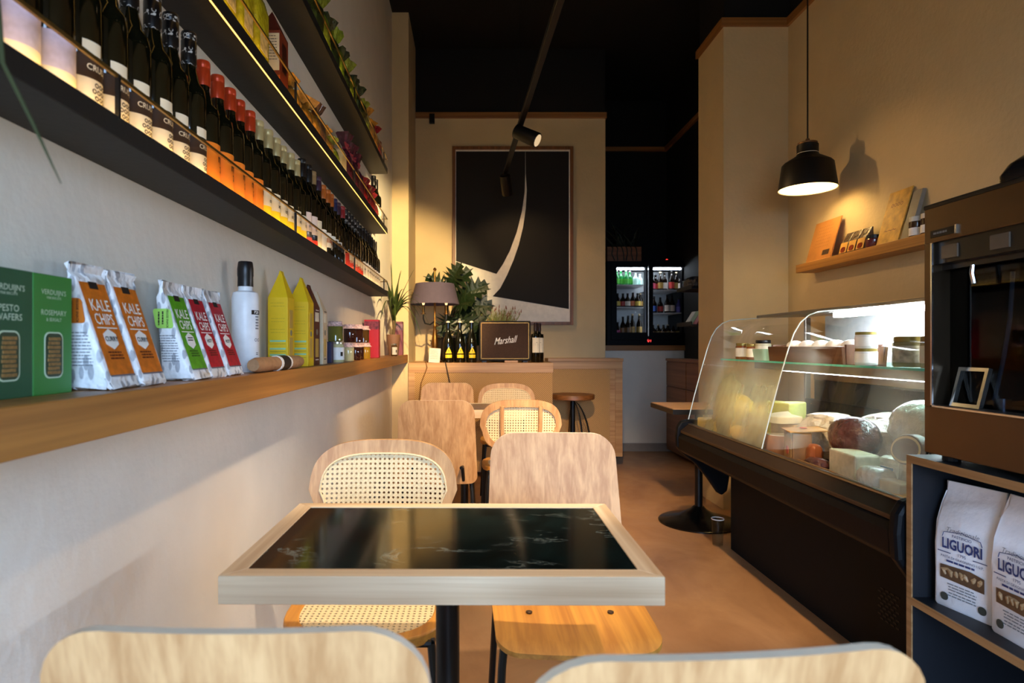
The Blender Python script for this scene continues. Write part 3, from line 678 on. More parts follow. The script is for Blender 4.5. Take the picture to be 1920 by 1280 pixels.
def kale_bag(label, loc, rz, colname, colhex, flavour, lean=.34, w=.086, d=.066, h=.186, sticker=None):
    """front faces +x and slopes back to the wall, left side faces -y (towards the viewer); local origin at the base"""
    t = thing('snack_bag', label, 'snack bag', loc, rz, 'kale chips bags on the ledge')
    q = random.Random(int(loc[1]*1000)); secs = []
    for z, sw, nz in [(0, .9, .004), (.004, 1, .004), (.012, 1.01, .003), (.02, 1, .0012), (.05, 1, .001), (.085, 1, .001), (.12, 1, .001), (.15, 1, .001), (.172, 1.0, .0012), (.182, 1.02, .003), (.192, 1.04, .004), (.205, 1.05, .005)]:
        zc = min(z, .18); xf = d/2-lean*zc; xb = -d/2-.08*zc
        if z > .175: xb = xf-.010
        if z > .185: xf -= .004; xb = xf-.004
        if z < .003: xf -= .004; xb += .003
        sec = []
        for u, v in rrect(xf-xb, w*sw, min(.006, (xf-xb)*.4), 3):
            sec.append(((xf+xb)/2+u+q.uniform(-nz, nz)*.8, v+q.uniform(-nz, nz), z+q.uniform(-nz, nz)*.6+(.002 if z < .003 else 0)))
        secs.append(sec)
    loft(MB(), secs).build('bag', M_KALE, t, smooth=True)
    m = mat('kale_'+colname, colhex, .4, var=.22, vscale=70)
    fr = lambda k: (lambda u, v: (d/2+.0016+k-lean*v, u, v))
    zs = [.024, .06, .1, .14, .176]; f0 = fr(0)
    pn = MB().add([f0(y, z) for z in zs for y in (-w*.41, w*.41)], [(2*i, 2*i+1, 2*i+3, 2*i+2) for i in range(4)]).build('front_panel', m, t)
    f1 = fr(.0008); sh = lambda z0: (lambda u, v: f1(u, z0+v))
    text('KALE', .027, M_WHITE, pn, sh(.138), bold=.012, sx=.86); text('CHIPS', .026, M_WHITE, pn, sh(.115), bold=.012, sx=.76)
    MB().add([f1(-.028, .1005), f1(.028, .1005), f1(.028, .1025), f1(-.028, .1025)], [(0, 1, 2, 3)]).build('underline', M_WHITE, pn)
    MB().add([f1(-.012, .166), f1(.012, .166), f1(.012, .178), f1(-.012, .178)], [(0, 1, 2, 3)]).build('tab_print', M_INKD, pn)
    hexa = [(.020*math.cos(R(60*k+30)), .083+.017*math.sin(R(60*k+30))) for k in range(6)]
    MB().prism(hexa, 0, .0005, lambda u, v, k: (d/2+.002+k-lean*v, u, v)).build('badge', M_WHITE, pn, fix=True)
    if flavour: text(flavour, .011, M_INKD, pn, lambda u, v: (d/2+.0032-lean*(.083+v), u, .083+v), bold=.02)
    else: tlines(pn, M_INKD, fr(.0016), (.083, .088), .026)
    tlines(pn, mat('kale_dark_'+colname, '#5a1d0c' if colname != 'green' else '#1f4a10', .5), f1, (.060, .055, .050), .042, .0026)
    MB().add([f1(-.035, .022), f1(.035, .022), f1(.035, .0245), f1(-.035, .0245)], [(0, 1, 2, 3)]).build('bottom_band', mat('kale_band', '#6a6670', .5), pn)
    sd = lambda u, v: (u-.18*v-.004, -w/2-.0016, v)
    tlines(t, mat('print_grey', '#70757c', .6), sd, [.04+.0052*k for k in range(11)], .038, .0016, 5)
    if sticker:
        c0 = .128; so = MB().prism(rrect(.036, .040, .006, 3, 0, c0), 0, .001, lambda u, v, k: (u-.18*v-.006, -w/2-.0015-k, v)).build('sticker', mat('sticker_'+colname, sticker, .5), t, fix=True)
        text('VEGGIE SNACK', .0056, M_INKD, so, lambda u, v: (.009+v-.18*c0-.006, -w/2-.003, c0-u), bold=.02)
        tlines(so, M_INKD, lambda u, v: (v-.18*c0-.006, -w/2-.003, c0-u), (-.002, -.010), .03, .003)
    return t
kale_bag('orange kale chips bag leaning beside the green wafer boxes', (-.607, 1.02, LZ), 0, 'orange', '#d0701c', 'CURRY', sticker='#d0701c')
kale_bag('orange kale chips bag, the one nearer the green kale chips bag', (-.605, 1.112, LZ), 0, 'orange', '#d0701c', 'CURRY')
kale_bag('kale chips bag with bright green front panel', (-.603, 1.300, LZ), 0, 'green', '#5aa21e', None, sticker='#a5dc62')
kale_bag('red kale chips bag pressed against the green kale chips bag', (-.603, 1.392, LZ), 0, 'red', '#b3192a', 'HOT!')
kale_bag('red kale chips bag nearest the white bottle', (-.603, 1.495, LZ), 0, 'red', '#b3192a', 'HOT!')

def wafer_box(label, y0, y1, colhex, lines, name2):
    t = thing('wafer_box', label, 'box', (-.62, y0, LZ)); w = y1-y0; h = .176
    m = mat('box_'+name2, colhex, .45, var=.04, vscale=12)
    MB().box(-.05, 0, 0, w, 0, h).build('carton', m, t, bevel=.0015)
    f = lambda y, z: (lambda u, v: (.0008, y+u, z+v))
    wt = mat('print_mint', '#c5dcc4', .6)
    for i, (s, sz, z) in enumerate(lines): text(s, sz, wt, t, f(w/2, z), bold=.0)
    wb = MB().prism(rrect(.040, .068, .010, 4, w/2, .058), 0, .0005, lambda u, v, k: (k+.0002, u, v)); wo = wb.build('window_border', wt, t, fix=True)
    MB().prism(rrect(.036, .064, .009, 4, w/2, .058), 0, .0005, lambda u, v, k: (k+.0005, u, v)).build('window', mat('box_window_'+name2, '#1f3a24', .4), wo, fix=True)
    cm = mat('cracker', '#8a6a3a', .7, var=.3, vscale=200)
    for i in range(9): MB().box(.0011, .0022, w/2-.014+(i % 3)*.001, w/2+.013-(i % 2)*.002, .03+i*.0062, .0345+i*.0062).build('cracker', cm, wo)
    return t
wafer_box('dark green pesto wafers carton at the left end of the ledge', .775, .8655, '#0f5030', [("VERDUIJN'S", .0115, .150), ('FINE BISCUITS', .005, .142), ('PESTO', .013, .122), ('WAFERS', .013, .110)], 'pesto')
wafer_box('mid green rosemary and seasalt carton beside the dark green one', .8665, .951, '#2f8032', [("VERDUIJN'S", .0105, .150), ('FINE BISCUITS', .005, .142), ('ROSEMARY', .011, .120), ('& SEASALT', .007, .110)], 'rosemary')

# white olive-oil bottle
t = thing('oil_bottle', 'tall white bottle with black cap standing behind the red snack bags', 'bottle', (-.628, 1.70, LZ))
MB().lathe([(.034, 0), (.0365, .004), (.0365, .205), (.033, .219), (.02, .224), (.0185, .24), (.0185, .25)], 24).build('body', mat('white_ceramic', '#e9eaec', .35), t, smooth=True)
MB().lathe([(.021, .236), (.0205, .262), (.0215, .266), (.0215, .285), (.0195, .302), (.018, .305), (0, .305)], 20).build('cap', M_BLACKC, t, smooth=True)
MB().lathe([(.0371, .158), (.0371, .170)], 6, a0=R(-45), a1=R(5)).build('black_print', M_INKD, t, smooth=True); text('P28', .011, M_WHITE, t, wrap(.0376, R(-20), .164), bold=.02)
tlines(t, mat('print_grey', ''), wrap(.0372, R(-15), 0), (.15, .142, .134, .126, .118), .014, .004)
text('oo', .02, mat('print_grey', ''), t, wrap(.0372, R(-15), .09)); text('=', .02, M_INKD, t, wrap(.0372, R(-15), .05))

# paper-wrapped salamis
def salami(label, a, b, r, band=True):
    a, b = Vector(a), Vector(b); L = (b-a).length; t = thing('wrapped_salami', label, 'sausage', a, math.atan2((b-a).y, (b-a).x))
    q = random.Random(4); pts = [(i/14*L, 0, r) for i in range(15)]
    rad = [r*(.75 if i in (0, 14) else .97+q.uniform(-.05, .05)) for i in range(15)]
    MB().tube([(p[0], p[1]+q.uniform(-.001, .001), p[2]) for p in pts], rad, 12).build('paper', mat('kraft', '#a97f58', .75, var=.15, vscale=40, bump=.5, bscale=60), t, smooth=True)
    if band:
        MB().tube([(L*.42, 0, r), (L*.66, 0, r)], r*1.045, 16).build('white_band', M_WHITE, t, smooth=True)
        MB().tube([(L*.46, 0, r), (L*.62, 0, r)], r*1.06, 16).build('black_band', M_INKD, t, smooth=True)
    return t
salami('paper-wrapped salami with black and white band lying before the yellow cartons', (-.572, 1.60, LZ), (-.568, 2.02, LZ), .0215)
salami('small plain paper roll tucked behind the banded salami', (-.632, 1.775, LZ), (-.632, 1.93, LZ), .017, False)

# gable cartons
def carton(label, x0, x1, y0, y1, h, mm, side, name='gable_carton'):
    t = thing(name, label, 'carton', ((x0+x1)/2, y0, LZ)); w = x1-x0; d = y1-y0; hs = h*.72
    v = [(-w/2, 0, 0), (w/2, 0, 0), (w/2, d, 0), (-w/2, d, 0), (-w/2, 0, hs), (w/2, 0, hs), (w/2, d, hs), (-w/2, d, hs), (-.004, d/2-.004, h-.01), (.004, d/2-.004, h-.01), (.004, d/2+.004, h-.01), (-.004, d/2+.004, h-.01), (-.004, d/2-.002, h), (.004, d/2-.002, h), (.004, d/2+.002, h), (-.004, d/2+.002, h)]
    v[8] = (-.006, .35*d, h-.012); v[9] = (.006, .35*d, h-.012); v[10] = (.006, .65*d, h-.012); v[11] = (-.006, .65*d, h-.012); v[12] = (-.002, .3*d, h); v[13] = (.002, .3*d, h); v[14] = (.002, .7*d, h); v[15] = (-.002, .7*d, h)
    f = [(3, 2, 1, 0)]
    for b in (0, 4, 8): f += [(b+i, b+(i+1) % 4, b+4+(i+1) % 4, b+4+i) for i in range(4)]
    f.append((12, 13, 14, 15))
    MB().add(v, f).build('box', mm, t, bevel=.0012)
    return t, w, d, hs
M_YCART = mat('carton_yellow', '#ebc30c', .5, var=.03); M_MINT = mat('print_mint2', '#9fce9a', .6); M_OCH = mat('print_ochre', '#b79a1e', .6)
for lab, x0, x1, y0 in (('yellow gable-top carton, the one nearer the white bottle', -.659, -.595, 1.98), ('yellow gable-top carton, the one beside the brown carton', -.652, -.582, 2.18)):
    t, w, d, hs = carton(lab, x0, x1, y0, y0+.075, .318, M_YCART, True)
    for i, z in enumerate((.085, .078, .06, .053, .04, .03)): MB().box(-w*.4, w*.4, -.0008, 0, z, z+(.006 if i % 2 == 0 else .002)).build('print_bar', M_MINT if i % 2 == 0 else M_OCH, t)
    tlines(t, M_OCH, lambda u, v: (u, -.0012, v), (.21, .20, .16, .15, .125, .115), w*.75, .0012)
    MB().box(w/2, w/2+.0008, .02, .055, .13, .19).build('side_window', mat('cart_window', '#c7a24a', .3), t); MB().box(w/2, w/2+.0008, .02, .055, .03, .10).build('side_window', MATS['cart_window'], t)
    MB().prism(rrect(.02, .02, .009, 4, .037, .115), 0, .001, lambda u, v, k: (w/2+k, u, v)).build('seal', mat('seal_grey', '#8a8470', .5), t, fix=True)
for lab, x0, x1, y0, d_, mm, h in (('brown gable-top carton between the yellow and beige cartons', -.655, -.592, 2.30, .085, mat('carton_brown', '#5e2a1a', .5), .305), ('beige gable-top carton with brown window label', -.655, -.588, 2.42, .07, mat('carton_beige', '#dcc6a2', .5), .29)):
    t, w, d, hs = carton(lab, x0, x1, y0, y0+d_, h, mm, True)
    MB().box(w/2, w/2+.0008, .015, d-.015, .165, .2).build('side_window', M_CREAM, t); MB().box(w/2, w/2+.0008, .02, d-.02, .03, .10).build('side_window', MATS['cart_window'], t)
    MB().prism(rrect(.022, .022, .010, 4, d/2, .125), 0, .001, lambda u, v, k: (w/2+k, u, v)).build('seal', MATS['seal_grey'], t, fix=True)
    tlines(t, M_WHITE if 'brown g' in lab else M_INKD, lambda u, v: (w/2+.0012, d/2+u, v), (.018, .206), d*.6, .004)

# jars
M_JARG = mat('jar_glass', '#c9b98a', .06, trans=.0, coat=.5)
def jar(label, x, y, z, r, h, content, cloth=True, lab=None, grp=None):
    t = thing('jam_jar', label, 'jar', (x, y, z), 0, grp)
    MB().lathe([(r*.9, 0), (r, .004), (r, h*.78), (r*.86, h*.86), (r*.84, h*.9)], 18).build('body', content, t, smooth=True)
    if cloth:
        q = random.Random(int(y*991)); seg = 22; vs = []
        pr = [(r*.9, h*1.0), (r*1.0, h*.97), (r*.93, h*.88), (r*1.18, h*.76)]
        mb = MB(); 
        for i, (rr, zz) in enumerate(pr):
            for k in range(seg):
                a = 2*PI*k/seg; k_ = rr*(1+(.09*math.sin(a*7)+q.uniform(-.03, .03) if i == 3 else 0)); vs.append((k_*math.cos(a), k_*math.sin(a), zz))
        fs = [(i*seg+k, i*seg+(k+1) % seg, (i+1)*seg+(k+1) % seg, (i+1)*seg+k) for i in range(3) for k in range(seg)]+[tuple(range(seg))]
        mb.add(vs, fs).build('cloth_cover', mat('cloth_floral', '#dcb9b2', .8, var=.45, vscale=140), t)
    else:
        MB().lathe([(r*.92, h*.88), (r*.95, h*.89), (r*.95, h*.985), (r*.9, h), (0, h)], 20).build('lid', mat('lid_gold', '#b9b3a2', .3, .8), t, smooth=True)
    if lab:
        MB().lathe([(r+.0006, h*.12), (r+.0006, h*.72)], 16, a0=-2.1, a1=.9).build('label', lab, t, smooth=True)
        MB().lathe([(r+.001, h*.3), (r+.001, h*.5)], 5, a0=-.9, a1=-.5).build('print_mark', M_INKD, t, smooth=True)
    return t
M_HONEY = mat('jam_honey', '#a07a20', .08, coat=.5); M_DARKJ = mat('jam_dark', '#301410', .08, coat=.5); M_PALEJ = mat('jam_pale', '#c5bf8e', .08, coat=.5); M_OLIVEJ = mat('jam_olive', '#6e6a2c', .08, coat=.5)
G = 'jars with cloth lids on the ledge'
jar('jar with white label and metal lid beside the beige carton', -.602, 2.74, LZ, .031, .092, M_PALEJ, False, M_WHITE, G)
jar('jar of pale preserve with floral cloth lid, bottom row', -.60, 2.97, LZ, .029, .088, M_PALEJ, grp=G)
jar('jar of dark jam with floral cloth lid, bottom row', -.60, 3.15, LZ, .029, .088, M_DARKJ, grp=G)
jar('jar of golden honey with floral cloth lid, bottom row beside red box', -.60, 3.44, LZ, .030, .09, M_HONEY, grp=G)
jar('jar of olive preserve with cloth lid, first of the top row', -.628, 2.82, LZ+.0925, .034, .092, M_OLIVEJ, grp=G)
jar('jar of olive preserve with plain lid supporting the first upper jar', -.645, 2.83, LZ, .03, .0925, M_OLIVEJ, False, grp=G)
jar('jar of dark jam with cloth lid, second of the top row', -.61, 3.06, LZ+.09, .031, .09, M_DARKJ, grp=G)
jar('jar of dark jam with cloth lid, third of the top row', -.61, 3.24, LZ+.09, .033, .095, M_DARKJ, grp=G)
jar('jar of brown chutney with cloth lid, top row next to red box', -.61, 3.44, LZ+.09, .033, .095, mat('jam_brown', '#4e3413', .08, coat=.5), grp=G)
jar('jar of dark jam hidden behind the bottom row near honey', -.612, 3.30, LZ, .03, .09, M_DARKJ, grp=G)
def plainbox(name, label, x0, x1, y0, y1, z0, h, m, bands=()):
    t = thing(name, label, 'box', ((x0+x1)/2, y0, z0)); w = x1-x0
    MB().box(-w/2, w/2, 0, y1-y0, 0, h).build('carton', m, t, bevel=.0012)
    for za, zb, mm in bands: MB().box(-w*.5-.0004, w*.5+.0004, -.0006, (y1-y0)*.98, za, zb).build('print_band', mm, t)
    return t
plainbox('small_box', 'small navy box between the beige carton and white-labelled jar', -.632, -.596, 2.60, 2.64, LZ, .09, mat('navy', '#2a2848', .5))
plainbox('gift_box', 'bright red box standing behind the jars beside the potted plant', -.665, -.575, 3.78, 3.84, LZ, .235, mat('box_red', '#b3202c', .45), [(.175, .225, mat('box_photo', '#7a2f38', .4, var=.6, vscale=50))])
plainbox('gift_box', 'dull purple box behind the potted plant at the ledge end', -.64, -.56, 4.95, 5.02, LZ, .27, mat('box_purple', '#6a3340', .5), [(.2, .25, mat('box_photo2', '#6d4c58', .4, var=.6, vscale=50))])

# strap-leaved plant at the end of the ledge
def strap_leaf(base, tip, sag, w, m, t, n=9):
    b, e = Vector(base), Vector(tip); vs = []; side = (e-b).cross(Vector((0, 0, 1))); side = side.normalized() if side.length > 1e-4 else Vector((1, 0, 0))
    for i in range(n):
        u = i/(n-1); p = b.lerp(e, u)+Vector((0, 0, sag*4*u*(1-u))); ww = w*(math.sin(min(1, u*1.25+.25)*PI*.95)**.8 if u < 1 else 0.02)*.5+.0006
        vs += [p+side*ww+Vector((0, 0, ww*.35)), p, p-side*ww+Vector((0, 0, ww*.35))]
    fs = []
    for i in range(n-1): a = i*3; fs += [(a, a+1, a+4, a+3), (a+1, a+2, a+5, a+4)]
    o = MB().add(vs, fs).build('leaf', m, t, smooth=True); sd = o.modifiers.new('thick', 'SOLIDIFY'); sd.thickness = .001
    return o
M_LEAFD = mat('leaf_strap', '#2f3d16', .45, var=.3, vscale=20)
t = thing('potted_plant', 'potted strap-leaved plant at the far end of the ledge', 'plant', (-.60, 4.68, LZ))
MB().lathe([(.038, 0), (.054, .16), (.05, .16), (.046, .145), (0, .145)], 20).build('pot', mat('pot_brown', '#6a4a38', .6), t, smooth=True)
MB().tube([(0, 0, .14), (.004, .0, .22), (0, 0, .30)], .012, 8).build('stem', mat('stem_brown', '#4a3a22', .8), t)
q = random.Random(5)
for i, (dx, dy, dz, sg) in enumerate([(.13, -.02, .62, .02), (.17, -.05, .42, .06), (.20, -.1, .33, .08), (.06, -.1, .60, .03), (-.02, -.2, .52, .05), (-.03, -.3, .38, .09), (.02, -.28, .34, .09), (.18, -.12, .16, .11), (.16, .02, .09, .12), (.05, -.26, .2, .1), (.22, -.02, .24, .1), (0, -.1, .66, 0), (.1, .14, .5, .04), (-.02, -.36, .26, .1), (.09, -.2, .46, .05), (.15, .1, .3, .08)]):
    strap_leaf((0, 0, .25+q.uniform(0, .05)), (dx*1.25, dy*1.35, .28+(dz-.28)*1.1), sg*1.4, .028, M_LEAFD, t)
jar('small jar with printed label in front of the potted plant', -.565, 4.45, LZ, .022, .09, mat('jam_brown', ''), False, M_CREAM)
# ---------------------------------------------------------------- packages on the middle shelf
BZ2 = SH['middle']+STH; BZ3 = SH['top']+STH
def cello(label, x, y, z, w, d, h, m, bow=None, grp=None, name='gift_bag', seed=1):
    """cellophane bag gathered at the neck with a flared top"""
    q = random.Random(seed); t = thing(name, label, 'gift bag', (x, y, z), q.uniform(-.3, .3), grp)
    secs = []
    for u, s in ((0, .88), (.05, 1), (.3, 1.02), (.5, .92), (.62, .62), (.70, .22), (.74, .2), (.84, .5), (1.0, .85)):
        n = 14; rg = []
        for k in range(n):
            a = 2*PI*k/n; wob = 1+q.uniform(-.08, .08)+(.18*math.sin(a*4) if u > .72 else 0)
            rg.append((d/2*s*wob*math.copysign(abs(math.cos(a))**.7, math.cos(a)), w/2*s*wob*math.copysign(abs(math.sin(a))**.7, math.sin(a)), h*u+q.uniform(-.004, .004)*(u > .8)))
        secs.append(rg)
    loft(MB(), secs).build('bag', m, t, smooth=True)
    MB().lathe([(.012, -.006), (.015, 0), (.012, .006)], 10, (0, 0, h*.72), cap=False).build('tie', bow or M_RAIL, t)
    if bow:
        for s in (-1, 1): MB().tube([(.01, 0, h*.72), (.02, s*.02, h*.76), (.012, s*.045, h*.78), (.016, s*.03, h*.70), (.01, 0, h*.71)], .006, 6).build('bow', bow, t)
    return t
def foil(name, c, var=.5): return mat(name, c, .22, var=var, vscale=45, coat=.4, bump=.6, bscale=70)
M_YPK = foil('pack_yellow', '#c6b922', .25); M_GRNPK = foil('pack_green', '#7f8f2c'); M_AMB = foil('pack_amber', '#b07d2a', .4); M_PURP = foil('pack_purple', '#4d1a2c', .4); M_REDP = foil('pack_red', '#8e2028', .5); M_DGRN = foil('pack_dkgreen', '#2c3a20', .6)
X2 = -.62
for i, y in enumerate((1.38, 1.50, 1.62, 1.74)):
    t = thing('pasta_packet', 'tall yellow pasta packet on the middle shelf, %s of four' % ORD[i], 'packet', (X2, y, BZ2), 0, 'yellow packets on the middle shelf')
    secs = []
    for u, s in ((0, .9), (.04, 1), (.7, 1), (.86, .6), (.93, .12), (1, .1)):
        secs.append([(a*s, b*(1+.04*(u > .8)), .25*u) for a, b in rrect(.06, .10, .01, 3)])
    loft(MB(), secs).build('packet', M_YPK, t, smooth=True)
    MB().box(.0302, .031, -.03, .03, .05, .10).build('label', mat('pack_lab', '#d9c38a', .5, var=.4, vscale=60), t)
# biscuit box with red gable, white text panel, orange base
t = thing('biscuit_box', 'brown and white gabled biscuit box tall on the middle shelf', 'box', (X2-.01, 1.90, BZ2))
w, d, h = .07, .085, .2
MB().box(-w/2, w/2, 0, d, 0, h).build('carton', mat('bis_brown', '#7a3018', .45), t, bevel=.001)
MB().prism([(-w/2, 0), (w/2, 0), (w/2, d), (-w/2, d)], h, h, lambda u, v, k: (u, v, k)).add([(-w/2, 0, h), (w/2, 0, h), (w/2, d, h), (-w/2, d, h), (0, d*.4, h+.075), (0, d*.6, h+.075)], [(0, 1, 4), (1, 2, 5, 4), (2, 3, 5), (3, 0, 4, 5)]).build('gable', mat('bis_red', '#5a1c10', .45), t)
MB().box(-w/2+.002, w/2-.002, -.001, 0, .075, .19).build('text_panel', mat('bis_cream', '#e8d8b8', .55), t); MB().box(-w/2, w/2, -.001, 0, 0, .06).build('orange_band', mat('bis_orange', '#c8641e', .5), t)
tlines(t, M_INKD, lambda u, v: (u, -.0016, v), [.18-k*.009 for k in range(9)], .055, .002)
MB().box(w/2, w/2+.001, .02, .065, .08, .17).build('picture_panel', mat('bis_pic', '#3c1a12', .3, var=.4), t)
GP = 'amber packets on the middle shelf'
for i, (y, h, m) in enumerate(((2.06, .12, M_AMB), (2.18, .11, M_AMB), (2.30, .14, M_AMB), (2.42, .17, foil('pack_brown', '#5d3a24')), (2.54, .12, M_AMB), (2.66, .12, M_GRNPK))):
    cello('crinkled %s packet on the middle shelf, %s after the biscuit box' % ({0: 'amber', 1: 'amber', 2: 'amber', 3: 'brown', 4: 'amber', 5: 'olive'}[i], ORD[i]), X2+.005, y, BZ2, .10, .075, h, m, grp=GP, seed=30+i, name='sweet_packet')
plainbox('gift_box', 'pale cream box on the middle shelf among the amber packets', -.655, -.585, 2.76, 2.86, BZ2, .11, mat('cream_box', '#d8c9a0', .5))
for i, y in enumerate((2.98, 3.12, 3.26)):
    cello('burgundy gift bag with ribbon on the middle shelf, %s of three' % ORD[i], X2, y, BZ2, .11, .085, (.25, .24, .23)[i], M_PURP, bow=mat('ribbon', '#8e2a3a', .4), grp='burgundy gift bags', seed=50+i)
for i, y in enumerate((3.38, 3.48, 3.57, 3.66, 3.75)):
    cello('red cellophane sweet bag on the middle shelf, %s of five' % ORD[i], X2+.005, y, BZ2, .085, .08, .15+.015*(i % 2), M_REDP, grp='red sweet bags', seed=60+i)
for i, y in enumerate((3.86, 3.95)):
    o = make_bottle('wine_bottle', .29, .036, M_GLASSDK, M_BLACKC, .06, [(.03, .11, aL, 1.1, M_CREAM)]); o.location = (X2, y, BZ2)
    o['label'] = 'dark bottle at the far end of the middle shelf, %s' % ('left' if i == 0 else 'rightmost'); o['group'] = 'bottles ending the middle shelf'
# ---------------------------------------------------------------- bags on the top shelf
cols = [M_DGRN, M_GRNPK, M_DGRN, foil('pack_lime', '#8aa32a'), M_DGRN, M_GRNPK, M_DGRN, M_DGRN, M_GRNPK, M_AMB, M_AMB, M_REDP]
names = ['green']*9+['amber', 'amber', 'red']
for i in range(12):
    y = 2.3+i*.135
    cello('%s cellophane gift bag on the top shelf, %s from the left' % (names[i], ORD[i]), X2+.01, y, BZ3, .125, .09, .20-.004*i+.02*(i % 2), cols[i], bow=None, grp='cellophane bags on the top shelf', seed=80+i)
# trailing plant whose long leaf hangs into view at the upper left
t = thing('trailing_plant', 'trailing plant whose thin dark stem hangs at the upper left', 'plant', (-.60, .50, BZ3))
MB().lathe([(.04, 0), (.055, .1), (.05, .1), (0, .09)], 18).build('pot', mat('pot_brown', ''), t, smooth=True)
MB().tube([(0, 0, .09), (.04, .02, .13), (.09, .05, .05), (.115, .08, -.3), (.125, .1, -.7), (.141, .1, -.90), (.17, .1, -.958), (.198, .1, -1.018)], [.003, .003, .003, .0025, .0025, .0022, .0018, .0006], 6).build('stem', mat('stem_green', '#3a4224', .6), t, smooth=True)

# ---------------------------------------------------------------- things on the back counter
CZ = .97
M_LSHADE = mat('shade_mauve', '#544a5c', .8, bump=.1, bscale=300); M_BRASS = mat('brass', '#8a5f2c', .3, .9)
t = thing('table_lamp', 'brass table lamp with mauve shade on the straw-fronted counter', 'lamp', (-.325, 5.36, CZ))
MB().lathe([(.07, 0), (.07, .012), (.03, .03), (.012, .06), (.02, .10), (.028, .16), (.024, .22), (.012, .30), (.016, .31), (.012, .32), (.009, .34), (.009, .80)], 20).build('stem', M_BRASS, t, smooth=True)
MB().lathe([(.215, .505), (.168, .685)], 40, cap=False).lathe([(.166, .685), (.213, .505)], 40, cap=False).build('shade', M_LSHADE, t, smooth=True)
for s in (-1, 1):
    MB().tube([(0, 0, .36), (s*.04, 0, .33), (s*.085, 0, .34), (s*.10, 0, .38), (s*.10, 0, .42)], .007, 8).build('arm', M_BLACKMETAL, t, smooth=True)
    MB().lathe([(.024, .42), (.024, .426), (.011, .43), (.011, .5)], 12, (s*.10, 0, 0)).build('candle_tube', M_BRASS, t, smooth=True)
    MB().lathe([(.008, .5), (.016, .53), (.012, .56), (0, .58)], 12, (s*.10, 0, 0)).build('bulb', emit('lamp_bulb', '#ffcf8a', 1.5), t, smooth=True)
MB().lathe([(.012, .80), (.016, .815), (0, .83)], 10).build('finial', M_BRASS, t, smooth=True)
# philodendron
M_PHILO = mat('leaf_philo', '#182812', .4, var=.35, vscale=12)
t = thing('philodendron', 'large lobed-leaf plant in a dark pot behind the table lamp', 'plant', (-.25, 5.735, CZ))
MB().lathe([(.09, 0), (.12, .22), (.11, .22), (.10, .2), (0, .2)], 24).build('pot', mat('pot_dark', '#1d1a18', .4), t, smooth=True)
lobes = [(0, 0), (.10, -.04), (.32, -.10), (.12, .08), (.50, .04), (.14, .18), (.58, .26), (.15, .30), (.54, .50), (.14, .44), (.40, .72), (.12, .58), (.22, .88), (.08, .72), (0, 1.0)]
outl = lobes+[(-a, b) for a, b in reversed(lobes[1:-1])]
def philo_leaf(p, dirv, s, roll):
    dv = Vector(dirv).normalized(); up = Vector((0, -1, .35)).normalized(); sd = dv.cross(up).normalized(); nn = sd.cross(dv)
    sd = sd*math.cos(roll)+nn*math.sin(roll); nn = sd.cross(dv)
    p = Vector(p); ctr = [p+dv*(s*b)+nn*(-.25*s*b*b) for b in (0, .3, .6, 1)]
    vs = [p+sd*(s*a)+dv*(s*b)+nn*(-.25*s*b*b+.12*s*abs(a)) for a, b in outl]; n = len(vs)
    mid = [p+dv*(s*b)+nn*(-.25*s*b*b-.02*s) for a, b in outl]
    fs = [(i, (i+1) % n, n+(i+1) % n, n+i) for i in range(n)]
    o = MB().add(vs+mid, fs).build('leaf', M_PHILO, t, smooth=False); sdm = o.modifiers.new('thick', 'SOLIDIFY'); sdm.thickness = .002
    base = Vector((0, 0, .2)); MB().tube([base, base.lerp(p, .5)+Vector((0, 0, .06)), p], .005, 6).build('leaf_stem', mat('stem_green', ''), t, smooth=True)
for p, dv, s, r in [((.04, -.08, .62), (-.8, -.3, .2), .23, .2), ((.0, -.08, .68), (-.55, -.35, .4), .22, -.3), ((.05, -.08, .68), (.5, -.3, .5), .27, .1), ((.12, -.08, .60), (.9, -.25, .35), .30, .3), ((.2, -.08, .52), (.9, -.3, .0), .26, -.2), ((.22, -.1, .42), (.7, -.3, -.5), .27, .2), ((.14, -.1, .45), (.4, -.35, -.7), .26, -.2), ((.06, -.1, .72), (.2, -.3, .5), .22, .3), ((.26, -.08, .34), (.4, -.3, -.8), .22, .1), ((.1, -.12, .52), (.3, -.5, .1), .27, .0), ((.18, -.1, .62), (.7, -.2, .3), .25, -.3), ((.04, -.1, .4), (-.2, -.4, -.5), .22, .2), ((.16, -.05, .36), (.2, -.3, -.9), .22, .3)]:
    philo_leaf(p, dv, s, r)
# dark bottles with yellow triangle labels
pr = thing('sparkling_bottle', 'x', 'bottle')
MB().lathe([(.044, 0), (.046, .006), (.046, .155), (.043, .185), (.03, .235), (.0175, .275), (.0165, .30), (.0165, .33), (.019, .332), (.019, .345)], 22).build('body', M_GLASSDK, pr, smooth=True)
MB().lathe([(.017, .34), (.018, .352), (.012, .36), (0, .362)], 14).build('cap', mat('crown_white', '#d8d2c6', .4), pr, smooth=True)
fa = R(-80)
lb = MB(); rr_ = .0468
lb.add([wrap(rr_, fa, 0)(u, v) for u, v in ((-.03, .078), (-.015, .078), (0, .078), (.015, .078), (.03, .078), (.0165, .105), (0, .105), (-.0165, .105), (0, .135))], [(0, 1, 7), (1, 2, 6, 7), (2, 3, 5, 6), (3, 4, 5), (7, 6, 8), (6, 5, 8)]); lb.build('triangle_label', mat('hazard_yellow', '#e8c520', .5), pr)
MB().lathe([(rr_, .04), (rr_, .068)], 8, a0=fa-.65, a1=fa+.65).build('label', MATS['hazard_yellow'], pr, smooth=True)
bolt = MB().add([wrap(rr_+.0006, fa, 0)(u, v) for u, v in ((.004, .12), (-.006, .102), (0, .102), (-.004, .084), (.006, .106), (0, .106))], [(0, 1, 2, 5), (2, 3, 4, 5)]); bolt.build('bolt_print', M_INKD, pr)
